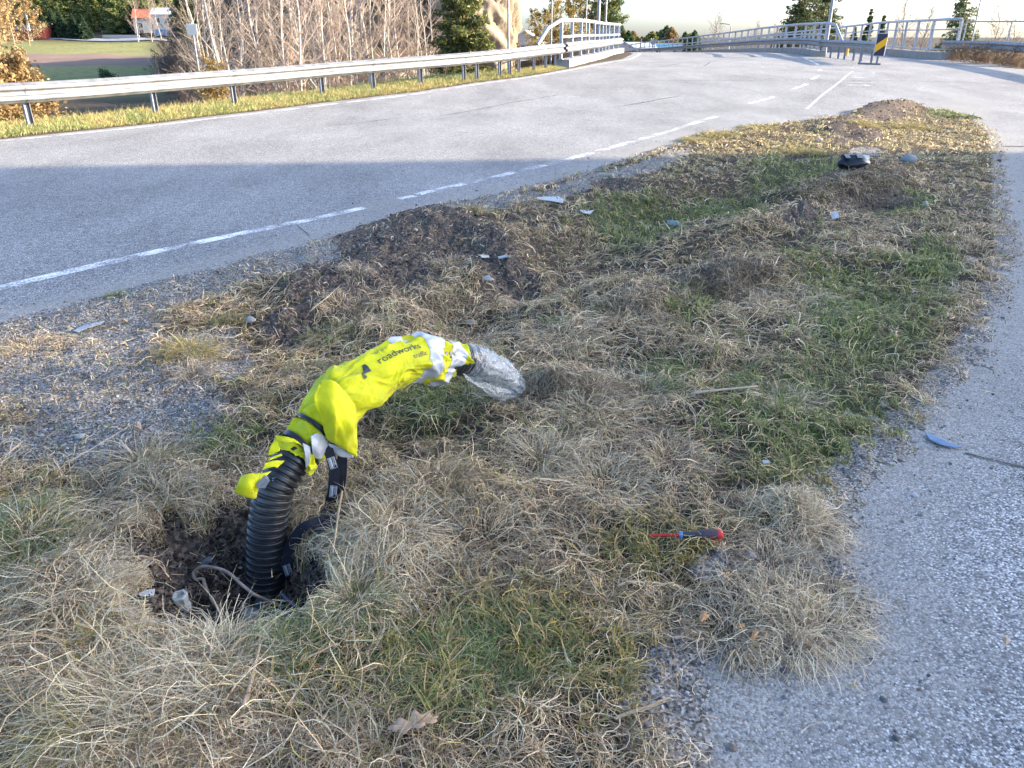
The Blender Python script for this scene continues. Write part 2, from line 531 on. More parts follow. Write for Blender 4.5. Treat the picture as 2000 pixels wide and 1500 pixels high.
GREEN = [(1600, 860, 190, 150, -25), (1700, 640, 160, 110, 0), (1820, 530, 60, 70, 0), (1450, 800, 90, 80, 0), (1560, 350, 120, 60, 0), (1400, 400, 110, 40, 0), (1250, 420, 120, 60, 0),
         (1020, 1260, 190, 130, 0), (830, 1330, 160, 130, 0), (60, 1040, 90, 60, 0), (860, 790, 140, 50, -15), (380, 870, 160, 50, 0), (620, 1330, 120, 90, 0), (1280, 1080, 130, 60, 0),
         (1180, 1330, 120, 90, 0), (700, 1180, 40, 60, 0), (1850, 225, 45, 10, 0), (1100, 330, 90, 20, 0), (900, 380, 70, 16, 0), (1350, 600, 60, 40, 0), (1560, 510, 60, 30, 0), (1760, 400, 80, 30, 0),
         (1300, 740, 70, 40, 0), (250, 1280, 90, 60, 0), (1640, 560, 110, 40, 0)]


def masks(X, Y):
    px, py = proj(X, Y, 0)
    w = (fbm(X, Y, 7, 1) - .5) * 26 * np.clip(3.5 / np.maximum(Y, .8), .25, 2)
    w2 = (fbm(X, Y, 7, 4) - .5) * 26 * np.clip(3.5 / np.maximum(Y, .8), .25, 2)
    px = px + w; py = py + w2
    s = 0; g = 0; gr = 0
    for a in SOIL: s = np.maximum(s, blob(px, py, *a))
    for a in GRAV: g = np.maximum(g, blob(px, py, *a))
    for a in GREEN: gr = np.maximum(gr, blob(px, py, *a))
    return s, g, gr


HUMP = [(880, 440, 170, 30, 8, .06), (1000, 500, 120, 30, 28, .05), (760, 500, 120, 40, -25, .05), (640, 575, 120, 45, -8, .06), (1735, 215, 75, 18, -8, .17), (1650, 250, 60, 16, 0, .10), (1650, 372, 160, 26, -8, .15), (1690, 340, 120, 14, -5, .08),
        (1440, 545, 150, 26, -8, .08), (1230, 590, 90, 35, 0, .06), (1090, 765, 110, 30, 0, .07), (1545, 1020, 70, 35, 0, .06), (1500, 1195, 120, 50, 5, .035), (1380, 700, 60, 26, 0, .05),
        (150, 1180, 130, 60, 0, .06), (60, 1050, 90, 50, 0, .05), (330, 960, 120, 40, 0, .05), (900, 1000, 200, 60, 0, .05), (760, 1090, 110, 60, 0, .06), (1700, 268, 26, 10, 0, .07), (1500, 440, 120, 20, -15, .07)]
PIT = [(1710, 405, 60, 14, -5, .07), (1130, 500, 230, 60, -25, .13), (1360, 395, 220, 36, -12, .13), (950, 610, 150, 60, -25, .08), (560, 700, 160, 60, 0, .05), (800, 860, 140, 30, 0, .05)]


def valley(X, Y):
    z = np.interp(Y, [-60, 20, 60, 95, 190, 225, 262, 300, 420, 600, 5000], [-2, -2.2, -3.0, -3.0, -2.1, -1.5, -.2, 3.5, 24, 32, 32])
    z2 = np.interp(Y, [-60, 20, 60, 200, 5000], [-2, -2.2, -3.2, -4.6, -4.6])
    k = sstep(-.28, -.36, X / np.maximum(Y, 1))
    return z * k + z2 * (1 - k)


def H(X, Y, fine=True):
    X = np.asarray(X, float); Y = np.asarray(Y, float)
    base = zr(Y)
    v = seg_dist(X, Y, VERGE, True); l = seg_dist(X, Y, LE); r = -seg_dist(X, Y, RE)
    n1 = fbm(X, Y, 5, 0); n2 = fbm(X, Y, 22, 2)
    rel = np.full(X.shape, -.035)
    rel = rel + sstep(-.26, .06, v) * .05 + ((n1 - .5) * .05 + (n2 - .5) * .03) * sstep(-.3, .0, v)
    inn = sstep(.05, .5, v)
    px, py = proj(X, Y, 0)
    px = px + (n1 - .5) * 30; py = py + (n2 - .5) * 16
    bump = 0
    for a in HUMP: bump = bump + a[5] * blob(px, py, *a[:5])
    pit = 0
    for a in PIT: pit = np.maximum(pit, a[5] * blob(px, py, *a[:5]))
    s, g, gr = masks(X, Y)
    hs = seg_dist(X, Y, HOLE, True) + (n2 - .5) * .05
    dig = sstep(-.01, .12, hs) * (.13 + .12 * blob(px, py, 560, 1120, 130, 120)) * (1 + (fbm(X, Y, 12, 3) - .5) * .5)
    s = np.maximum(s, sstep(-.03, .03, hs)); g = g * (hs < 0)
    rough = (fbm(X, Y, 2.2, 3) - .5) * .06 + (fbm(X, Y, 30, 5) - .5) * (.012 + .06 * s) + (fbm(X, Y, 11, 6) - .5) * .10 * s
    near = 1 - sstep(25, 40, Y)
    rel = rel + inn * rough * (1 - .6 * g) * near
    rel = rel + (bump - pit) * sstep(-.1, .1, v) * near
    rel = rel - dig
    # left bank
    rel = np.where(l > -.4, -.035 + sstep(-.3, .05, l) * .06 + (n1 - .5) * .04 * sstep(-.3, .1, l), rel)
    z = base + rel
    bridge = sstep(23, 26, Y)
    st = 1.5 * (1 - bridge) + .75 * bridge
    slope = .5 * (1 - bridge) + 3 * bridge
    val = valley(X, Y) + (fbm(X, Y, .12, 3) - .5) * 1.2
    zl = np.maximum(np.minimum(base, z) - (l - st) * slope, val)
    z = np.where(l > st, np.where(base > val, zl, val), z)
    zl = np.maximum(z - (r - .6) * .45, np.minimum(val, z))
    z = np.where(r > .6, zl, z)
    q = X / np.maximum(Y, 1)
    ridge = sstep(50, 84, Y + (fbm(X, Y, .08, 2) - .5) * 14) * 13 * sstep(-.42, -.30, q + (fbm(X, Y, .2, 4) - .5) * .05) * (1 - sstep(-.055, -.02, q)) * (1 - sstep(130, 190, Y))
    ridge = ridge * (1 + (fbm(X, Y, .18, 5) - .5) * .5)
    z = z + ridge * (l > 3)
    return z, v, l, r, s, g, gr


def axis(lo, f0, f1, hi, step, growth):
    a = list(np.arange(f0, f1, step)); s = step; x = a[-1]
    while x < hi: s *= 1 + growth; s = min(s, 60); x += s; a.append(x)
    s = step; x = f0; b = []
    while x > lo: s *= 1 + growth; s = min(s, 60); x -= s; b.append(x)
    return np.array(b[::-1] + a)


GX = axis(-2500, -2.3, 2.2, 2500, .017, .030)
GY = axis(-60, 1.0, 3.6, 3500, .017, .020)


def grid_faces(nx, ny):
    i = np.arange((nx - 1) * (ny - 1)); r = i // (nx - 1); c = i % (nx - 1); a = r * nx + c
    return np.stack([a, a + 1, a + 1 + nx, a + nx], 1)


XX, YY = np.meshgrid(GX, GY)
ZZ, DV, DL, DR, MS, MG, MGR = H(XX, YY)
QQ = XX / np.maximum(YY, 1)
aforest = np.clip(sstep(44, 54, YY) * sstep(-.44, -.40, QQ) * (1 - sstep(-.02, .02, QQ)) * (DL > 3) + sstep(258, 270, YY) * sstep(-.27, -.33, QQ), 0, 1)
afield = sstep(55, 70, YY) * (1 - aforest) * (DL > 3)
aplough = sstep(126, 129, YY + XX * .05 + 8) * (1 - sstep(178, 182, YY + XX * .12 + 12)) * (QQ < -.30) * (1 - aforest)
ground = mesh_np("ground", np.stack([XX, YY, ZZ], -1).reshape(-1, 3), grid_faces(len(GX), len(GY)), M['ground'], smooth=True,
                 attrs={"soil": (MS * (DV > -.3)).ravel(), "gravel": np.maximum(MG, sstep(.2, -.05, DV) * 1.4 * (YY < 30)).ravel() * (DL.ravel() < -.3), "green": MGR.ravel(),
                        "forest": aforest.ravel(), "field": afield.ravel(), "plough": aplough.ravel()})
tag(ground, kind="structure")


def HZ(X, Y):
    """terrain height read from the grid"""
    X = np.asarray(X, float); Y = np.asarray(Y, float)
    i = np.clip(np.searchsorted(GX, X) - 1, 0, len(GX) - 2); j = np.clip(np.searchsorted(GY, Y) - 1, 0, len(GY) - 2)
    fx = (X - GX[i]) / (GX[i + 1] - GX[i]); fy = (Y - GY[j]) / (GY[j + 1] - GY[j])
    fx = np.clip(fx, 0, 1); fy = np.clip(fy, 0, 1)
    return (ZZ[j, i] * (1 - fx) + ZZ[j, i + 1] * fx) * (1 - fy) + (ZZ[j + 1, i] * (1 - fx) + ZZ[j + 1, i + 1] * fx) * fy


def HT(X, Y):
    """top of ground or road"""
    l = seg_dist(np.atleast_1d(X), np.atleast_1d(Y), LE); r = -seg_dist(np.atleast_1d(X), np.atleast_1d(Y), RE)
    h = HZ(np.atleast_1d(X), np.atleast_1d(Y)); rd = zr(np.atleast_1d(Y))
    vv = seg_dist(np.atleast_1d(X), np.atleast_1d(Y), VERGE, True)
    o = np.where((l < 0) & (r < 0) & (vv < .1), np.maximum(h, rd), h)
    return float(o[0]) if np.ndim(X) == 0 else o


def G(px, py, dz=0.0):
    """pixel -> point on the detailed terrain"""
    d = ray(px, py); t = .6; o = np.array([0, 0, CAM_H])
    T = np.concatenate([np.arange(.6, 12, .004), np.arange(12, 90, .05)])
    pts = o + d[None] * T[:, None]
    hh = HT(pts[:, 0], pts[:, 1]) + dz
    k = np.argmax(pts[:, 2] <= hh)
    if not (pts[:, 2] <= hh).any(): k = len(T) - 1
    return pts[k]


# the road: asphalt carriageway, junction and footpath as one sheet, open under the verge
RX = axis(-60, -6, 8, 60, .06, .035); RY = axis(-40, .4, 13, 240, .06, .02)
RXX, RYY = np.meshgrid(RX, RY)
rv = seg_dist(RXX, RYY, VERGE, True); rl = seg_dist(RXX, RYY, LE); rr = -seg_dist(RXX, RYY, RE)
F = grid_faces(len(RX), len(RY))
keep = ~((rv.ravel() > .22)[F].all(1)) & ~((rl.ravel() > .25)[F].any(1)) & ~((rr.ravel() > .5)[F].any(1))
sand = sstep(-.75, .05, rv) * .75 * (RYY < 13)
px_, py_ = proj(RXX, RYY, 0)
sand = np.maximum(sand, .8 * blob(px_, py_, 1400, 1400, 240, 210)); sand = np.maximum(sand, .75 * blob(px_, py_, 1500, 1120, 90, 60))
sand = np.maximum(sand, .55 * blob(px_, py_, 1800, 880, 120, 60, -30)); sand = np.maximum(sand, .6 * blob(px_, py_, 1870, 230, 90, 40)); sand = np.maximum(sand, .5 * blob(px_, py_, 740, 400, 90, 16, -14))
sand = np.maximum(sand, .5 * sstep(-.6, 0, rl) * (RYY < 26))
V = np.stack([RXX, RYY, zr(RYY)], -1).reshape(-1, 3)
road = mesh_np("road", V, F[keep], M['asphalt'], smooth=True, attrs={"sand": sand.ravel()})
tag(road, kind="structure")


def strip(name, pts, w, mat, dz=.004, wear=0.0, step=.25, taper=False, jit=0.0):
    pts = [np.array(p, float) for p in pts]
    out = []
    for a, b in zip(pts[:-1], pts[1:]):
        n = max(1, int(np.linalg.norm(b - a) / step))
        for k in range(n): out.append(a + (b - a) * k / n)
    out.append(pts[-1]); out = np.array(out)
    if len(out) > 4:
        for _ in range(6): out[1:-1] = (out[:-2] + out[1:-1] * 2 + out[2:]) / 4
    t = np.gradient(out, axis=0); t /= np.linalg.norm(t, axis=1)[:, None]
    nrm = np.stack([-t[:, 1], t[:, 0]], 1)
    ww = np.full(len(out), w / 2) * (1 + (rng.random(len(out)) - .5) * .14)
    if jit: ww = ww * (1 + jit * (rng.random(len(out)) - .5) * 2); out = out + nrm * ((rng.random(len(out)) - .5) * jit * w)[:, None]
    if taper: ww = ww * np.clip(np.minimum(np.arange(len(out)), np.arange(len(out))[::-1]) / 3.0, .15, 1)
    A = out + nrm * ww[:, None]; B = out - nrm * ww[:, None]
    V = np.concatenate([np.c_[A, zr(A[:, 1]) + dz], np.c_[B, zr(B[:, 1]) + dz]])
    n = len(out); i = np.arange(n - 1)
    o = mesh_np(name, V, np.stack([i, i + n, i + n + 1, i + 1], 1), mat, attrs={"wear": np.full(len(V), wear)})
    return tag(o, kind="structure")


def ppx(L): return [P(a, b)[:2] for a, b in L]


line_l = ppx([(0, 276), (100, 266), (300, 246), (400, 233), (474, 225), (617, 207), (735, 193), (800, 186), (922, 166), (1007, 155), (1060, 147), (1110, 138)])
line_l = [np.array([-18.2, -1.0]), np.array([-12.2, 6.8])] + line_l + [np.array(p) for p in [(5.1, 36), (6.9, 45), (7.9, 55), (8.1, 70), (7.0, 90)]]
strip("road_marking", line_l, .11, M['paint'], wear=.0)
strip("road_marking", ppx([(-500, 668), (-200, 614), (0, 563), (130, 531), (300, 492), (460, 458), (570, 437)]), .12, M['paint'], wear=.08)
strip("road_marking", ppx([(572, 437), (640, 422), (712, 406)]), .11, M['paint'], wear=.06)
strip("road_marking", ppx([(740, 399), (775, 390)]), .09, M['paint'], wear=.22)
strip("road_marking", ppx([(780, 389), (810, 383)]), .10, M['paint'], wear=.0)
strip("road_marking", ppx([(815, 380), (960, 348), (1100, 314), (1250, 273), (1340, 246), (1402, 226)]), .12, M['paint'], wear=.08)
for a, b in (((1463, 202), (1516, 188)), ((1548, 175), (1576, 164)), ((1586, 155), (1600, 148)), ((1598, 140), (1605, 135)), ((1570, 113), (1598, 127))):
    strip("road_marking", ppx([a, b]), .12, M['paint'], wear=.03)
for k, (a, b) in enumerate((((1650, 166), (1706, 167)), ((1655, 161), (1709, 162)), ((1664, 151), (1706, 153)), ((1668, 148), (1708, 149)), ((1678, 142), (1708, 143)), ((1680, 138), (1710, 140)))):
    strip("road_marking", ppx([a, b]), .16 if k % 2 == 0 else .10, M['paint'], wear=.08)
M['crack'] = mat_plain("crack_tar", (.05, .05, .05), rough=.9)
M['dark_line'] = mat_plain('dark_road_line', (.15, .148, .145), rough=.9)
strip('dark_road_line', ppx([(1150, 159), (1400, 157), (1600, 156.5), (1800, 159), (2000, 164), (2100, 167)]), .07, M['dark_line'], dz=.003, jit=.3)  # thin darker line across the road
strip('road_crack', ppx([(1884, 886), (1920, 894), (1960, 905), (2000, 915), (2080, 934)]), .010, M['crack'], jit=.4, step=.04)
strip('road_crack', ppx([(1950, 287), (1975, 285), (2010, 287), (2060, 286)]), .05, M['crack'], jit=.6, step=.08)
M['seam'] = mat_plain("seam_dust", (.40, .38, .35), rough=.9)
strip("road_seam", ppx([(1575, 213), (1600, 190), (1640, 160), (1666, 139)]), .07, M['seam'])
for L, w in ((((860, 227), (930, 215), (1000, 200), (1100, 184)), .035), (((1205, 209), (1240, 203), (1290, 194), (1330, 187)), .05), (((1290, 131), (1330, 124)), .05),
             (((620, 248), (700, 240), (800, 228)), .02), (((1375, 130), (1388, 121)), .04), (((1545, 224), (1600, 227), (1640, 228)), .05), (((575, 437), (590, 448), (606, 462)), .02)):
    strip("road_crack", ppx(L), w, M['crack'], taper=True, jit=.5, step=.12)

# ---------------------------------------------------------------- unseen off-frame blocks added to shade the verge and road
def wall_holes_box(mb, c, d, rz=0): mb.box(c, d, rz)


def house(name, cx, cy, w, dpt, h, rz, label, wallc, roofc, roof_h=1.6, wins=(), cat="house", group=None, base=None, eave=.35, shed=False):
    """gabled house; ridge along local x; w along x, dpt along y"""
    z0 = HT(cx, cy) - .15 if base is None else base
    root = empty(name, (cx, cy, z0), rz, label, cat, group)
    wm = MB(); hh = h
    wm.box((0, 0, hh / 2), (w, dpt, hh))
    if not shed:
        for sx in (-1, 1):
            x0 = sx * w / 2; x1 = sx * (w / 2 - .12)
            wm.add([(x0, -dpt / 2, hh), (x0, dpt / 2, hh), (x0, 0, hh + roof_h), (x1, -dpt / 2, hh), (x1, dpt / 2, hh), (x1, 0, hh + roof_h)],
                   [(0, 1, 2), (5, 4, 3), (0, 2, 5, 3), (1, 4, 5, 2)])
    wm.build("wall", wallc, root)
    rm = MB(); t = .18; L = w / 2 + eave
    if shed: rm.box((0, 0, hh + t / 2 + .003), (w + eave, dpt + eave, t))
    else:
        k = roof_h / (dpt / 2)
        for sy in (-1, 1):
            ye = sy * (dpt / 2 + eave); ze = hh - k * eave + .02
            V = [(-L, 0, hh + roof_h + .02), (L, 0, hh + roof_h + .02), (L, ye, ze), (-L, ye, ze)]
            V += [(x, y, z + t) for x, y, z in V]
            rm.add(V, [(0, 3, 2, 1), (4, 5, 6, 7), (0, 1, 5, 4), (1, 2, 6, 5), (2, 3, 7, 6), (3, 0, 4, 7)])
    rm.build("roof", roofc, root)
    for side, u, z, ww, wh in wins:
        fr = MB(); pn = MB()
        if side in 'SN':
            s = -1 if side == 'S' else 1; y = s * (dpt / 2 + .02)
            for dx, dz, a, b in ((0, wh / 2 + .04, ww + .16, .08), (0, -wh / 2 - .04, ww + .16, .08), (-ww / 2 - .04, 0, .08, wh), (ww / 2 + .04, 0, .08, wh), (0, 0, .05, wh)):
                fr.box((u + dx, y, z + dz), (a, .07, b))
            pn.box((u, s * (dpt / 2 + .004), z), (ww, .02, wh))
        else:
            s = -1 if side == 'W' else 1; x = s * (w / 2 + .02)
            for dx, dz, a, b in ((0, wh / 2 + .04, ww + .16, .08), (0, -wh / 2 - .04, ww + .16, .08), (-ww / 2 - .04, 0, .08, wh), (ww / 2 + .04, 0, .08, wh), (0, 0, .05, wh)):
                fr.box((x, u + dx, z + dz), (.07, a, b))
            pn.box((s * (w / 2 + .004), u, z), (.02, ww, wh))
        f = fr.build("window", M['whitewood'], root); pn.build("pane", M['glass'], f)
    return root


M['whitewood'] = mat_plain("white_painted_wood", (.42, .415, .40), rough=.6, var=.05)
M['glass'] = mat_plain("window_glass", (.05, .06, .07), rough=.08, spec=.8)
M['redwood'] = mat_plain("red_painted_wood", (.30, .06, .04), rough=.7)
M['ochre'] = mat_plain("ochre_painted_wood", (.50, .38, .20), rough=.7)
M['greywall'] = mat_plain("grey_render", (.45, .45, .44), rough=.9)
M['tile_red'] = mat_plain("red_roof_tile", (.42, .11, .06), rough=.8, scale=20)
M['tile_dark'] = mat_plain("dark_roof_tile", (.07, .07, .075), rough=.7, scale=20)
M['tile_pale'] = mat_plain("pale_roof_sheet", (.55, .57, .60), rough=.5, scale=6)
M['roof_blue'] = mat_plain("blue_roof_sheet", (.07, .20, .30), rough=.5, scale=6)
M['bluewall'] = mat_plain("blue_cladding", (.10, .22, .42), rough=.6)

SUNT = math.tan(SUN_EL); SUNS = math.tan(SUN_AZ)


def caster(xf, y0, y1, reach, label, wallc, roofc, name="shade_block"):
    """unseen flat-roofed block added so that its shade covers ground strip y0..y1 (at x=-1) and ends at x=reach"""
    dy = SUNS * (xf + 1); h = (xf - reach) / math.cos(SUN_AZ) * SUNT
    c = (xf + 4, (y0 + y1) / 2 + dy)
    z0 = HT(c[0], c[1]) - .2
    w = y1 - y0
    wins = []
    k = max(1, int(w / 2.2))
    for f in range(int(h // 2.6)):
        for i in range(k):
            wins.append(('W', -w / 2 + (i + .5) * w / k, 1.5 + 2.6 * f - z0 * .0 + .2, 1.0, 1.2))
    house(name, c[0], c[1], 8, w - .006, h - z0, 0, label, wallc, roofc, wins=wins, base=z0, shed=True)


caster(55, -16, 3.0, -16, "unseen grey block added to shade the nearest verge", M['greywall'], M['tile_dark'])
caster(55, 3.0, 5.0, -.7, "unseen lower ochre block added to leave a sunlit band", M['ochre'], M['tile_dark'])
caster(55, 5.0, 9.9, -16, "unseen white block added to shade the road beyond the sunlit band", M['whitewood'], M['tile_dark'])


# ---------------------------------------------------------------- grass: one mass of blades
def blades(X, Y, length, width, az, tilt, bend, col, n=5, lift=0.0, wig=.5, grav=.004):
    m = len(X)
    step = length / n
    p = np.stack([X, Y, HT_fast(X, Y) + lift], 1)
    el = tilt.copy(); a = az.copy()
    dr = (rng.random(m) - .5) * wig
    pts = [p.copy()]
    lay = rng.random(m) ** 1.5 * .03 + .004
    for k in range(n):
        d = np.stack([np.cos(el) * np.cos(a), np.cos(el) * np.sin(a), np.sin(el)], 1)
        p = p + d * step[:, None]
        h = HT_fast(p[:, 0], p[:, 1]) + lay
        low = p[:, 2] < h
        p[:, 2] = np.where(low, h, p[:, 2])
        el = el - bend / n * (1 + .5 * (rng.random(m) - .5)); el = np.where(low, np.abs(el) * .25, el)
        a = a + dr + (rng.random(m) - .5) * wig * .8
        pts.append(p.copy())
    pts = np.stack(pts, 1)                                    # m, n+1, 3
    t = np.gradient(pts, axis=1); t /= (np.linalg.norm(t, axis=2, keepdims=True) + 1e-9)
    ref = np.stack([rng.normal(0, .5, m), rng.normal(0, .5, m), np.ones(m)], 1)[:, None, :]
    sd = np.cross(t, np.broadcast_to(ref, t.shape)); sd /= (np.linalg.norm(sd, axis=2, keepdims=True) + 1e-9)
    wp = np.interp(np.linspace(0, 1, n + 1), [0, .3, .75, 1], [.8, 1, .75, .12])
    off = sd * (width[:, None] * wp[None, :] / 2)[:, :, None]
    A = pts + off; B = pts - off
    V = np.stack([A, B], 2).reshape(-1, 3)                   # m*(n+1)*2
    b = (np.arange(m) * (n + 1) * 2)[:, None] + (np.arange(n) * 2)[None, :]
    F = np.stack([b, b + 1, b + 3, b + 2], -1).reshape(-1, 4)
    C = np.repeat(col, (n + 1) * 2, axis=0)
    return V, F, C


def HT_fast(X, Y):
    return np.where((Y > 23) & (X > 3.5), HZ(X, Y), HZ(X, Y))


STRAW = np.array([[.76, .60, .38], [.62, .48, .29], [.42, .32, .20], [.86, .72, .50], [.24, .175, .11], [.54, .43, .28], [.14, .10, .07], [.34, .25, .155]])
GRN = np.array([[.17, .215, .06], [.22, .26, .08], [.12, .175, .055], [.30, .32, .10], [.085, .13, .055], [.36, .36, .15], [.42, .38, .19]])


def pick(pal, m):
    c = pal[rng.integers(0, len(pal), m)]
    return c * (1 + (rng.random((m, 1)) - .5) * .35) * (1 + (rng.random((m, 3)) - .5) * .08)


GV, GF, GC = [], [], []
goff = 0




def addg(r):
    global goff
    V, F, C = r
    # nothing hangs over the dug hole or under the pipe's foot
    vs = seg_dist(V[:, 0], V[:, 1], HOLE, True) if V[:, 1].min() < 2.4 else None
    if vs is not None:
        vs = vs + (vnoise(V[:, 0], V[:, 1], 14, 2) - .5) * .11
        bad = (vs > .03)[F].any(1)
        F = F[~(bad & (rng.random(len(F)) < .985))]
    GV.append(V); GF.append(F + goff); GC.append(C); goff += len(V)


def sample(x0, x1, y0, y1, dens):
    m = int((x1 - x0) * (y1 - y0) * dens)
    return rng.uniform(x0, x1, m), rng.uniform(y0, y1, m)


def inview(X, Y, mar=110):
    px, py = proj(X, Y, 0)
    return (px > -mar) & (px < 2000 + mar) & (py < 1500 + mar * 1.6)


def flow(X, Y):
    a = fbm(X, Y, 1.1, 6) * 4 * math.pi + 1.0
    # near the lower left the dead grass is combed down towards the lower left
    px, py = proj(X, Y, 0)
    k = blob(px, py, 350, 1330, 420, 260)
    return a * (1 - k) + (3.9 + (fbm(X, Y, 2.2, 1) - .5) * 2) * k


DENS0 = 13500.0
bands = [(.55, 1.3), (1.3, 1.8), (1.8, 2.5), (2.5, 3.4), (3.4, 4.6), (4.6, 6.2), (6.2, 8.4), (8.4, 10.6), (10.6, 13.4), (13.4, 17), (17, 25)]
for y0, y1 in bands:
    d = math.hypot(max(1.0, (y0 + y1) / 2), 1.42)
    sc = max(1.0, d / 2.2)
    dens = DENS0 / sc ** 1.75
    wscale = sc ** .85
    xm = .72 * (y1 * CP + 1.42 * SP) + .3
    X, Y = sample(-xm, xm, y0, y1, dens)
    k = inview(X, Y); X = X[k]; Y = Y[k]
    v = seg_dist(X, Y, VERGE, True)
    s, g, gr = masks(X, Y)
    patch = fbm(X, Y, 3.2, 3)
    pr = sstep(-.03, .12, v + (fbm(X, Y, 9, 2) - .5) * .25)
    pr = pr * (1 - .86 * sstep(.25, .7, s)) * (1 - .86 * sstep(.2, .65, g)) * (.35 + .8 * sstep(.32, .55, patch))
    # tufts standing in the gravel
    tuft = sstep(.62, .72, fbm(X, Y, 5.5, 7)) * sstep(.03, .1, v)
    pr = np.maximum(pr, .5 * tuft * (s < .6))
    pr = np.maximum(pr, .018 * sstep(-.7, -.05, v) * (Y < 6))
    k = rng.random(len(X)) < pr
    X, Y, v, s, g, gr, patch = [q[k] for q in (X, Y, v, s, g, gr, patch)]
    # clump: pull each root towards the nearest clump centre
    cell = .11 * sc ** .4
    cx = (np.floor(X / cell) + .5) * cell; cy = (np.floor(Y / cell) + .5) * cell
    hx = vnoise(cx, cy, 7.3, 2); hy = vnoise(cx, cy, 9.1, 3); hc = vnoise(cx, cy, 23.7, 5); hl = vnoise(cx, cy, 17.3, 6)
    cx = cx + (hx - .5) * cell * 1.4; cy = cy + (hy - .5) * cell * 1.4
    outa = np.arctan2(Y - cy, X - cx)
    pull = rng.random(len(X)) * .55
    X = X + (cx - X) * pull; Y = Y + (cy - Y) * pull
    m = len(X)
    gprob = np.clip(.10 + .75 * gr + .5 * (fbm(X, Y, 4, 0) - .5), .04, .85)
    isg = rng.random(m) < gprob * 1.0
    fl = flow(X, Y)
    mixa = rng.random(m)
    az = np.where(mixa < .48, fl + rng.normal(0, .6, m), np.where(mixa < .62, outa + rng.normal(0, .7, m), rng.uniform(0, 6.28, m)))
    L = np.where(isg, rng.uniform(.035, .10, m), rng.uniform(.05, .17, m)) * (.55 + .9 * hl)
    L = L * (1 - .55 * g) * (1 - .45 * s) * (1 - .4 * sstep(.3, 0, v)) * (1 - .35 * sstep(4, 9, Y))
    px, py = proj(X, Y, 0)
    lng = blob(px, py, 330, 1330, 420, 260)
    L = L * (1 + .75 * lng * (~isg))
    W = np.where(isg, rng.uniform(.0016, .0034, m), rng.uniform(.0011, .0028, m)) * wscale
    tilt = np.where(isg, rng.uniform(.5, 1.45, m), np.where(rng.random(m) < .62, rng.uniform(.0, .35, m), rng.uniform(.2, 1.1, m)))
    bend = np.where(isg, rng.uniform(.2, 1.6, m), rng.uniform(.6, 2.6, m))
    C = np.where(isg[:, None], pick(GRN, m), pick(STRAW, m))
    tone = .62 + .75 * hc
    C = C * np.where(isg, 1, tone)[:, None] * (1 + .28 * lng[:, None]) * np.array([1.10, 1.03, .94])
    nearg = sstep(2.6, 1.9, Y) * (X < 1.2) * isg
    C = C * (1 + nearg[:, None] * np.array([.50, .10, .1]))
    # far strip: sunlight put into the blade colour as a paler tint
    sun_tint = sstep(8.5, 10, Y)
    C = C * (1 + sun_tint[:, None] * np.array([.06, .10, .0]))
    n = 6 if y1 < 2.6 else (5 if y1 < 4.7 else 3)
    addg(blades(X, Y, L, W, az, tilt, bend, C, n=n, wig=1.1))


def tuft_px(px, py, rad, cnt, length, pal, spread=.9, lean=None, w=.0016):
    c = G(px, py)
    r = rng.random(cnt) ** .6 * rad; a = rng.uniform(0, 6.28, cnt)
    X = c[0] + r * np.cos(a); Y = c[1] + r * np.sin(a)
    az = a + rng.normal(0, .4, cnt)
    if lean is not None: az = np.where(rng.random(cnt) < .6, lean + rng.normal(0, .35, cnt), az)
    tilt = 1.35 - r / rad * spread - .25 + rng.normal(0, .3, cnt)
    addg(blades(X, Y, rng.uniform(.55, 1.1, cnt) * length, np.full(cnt, w) * rng.uniform(.7, 1.3, cnt) * max(1, c[1] / 3), az, tilt, rng.uniform(.5, 2.6, cnt), pick(pal, cnt), n=6, wig=.8))


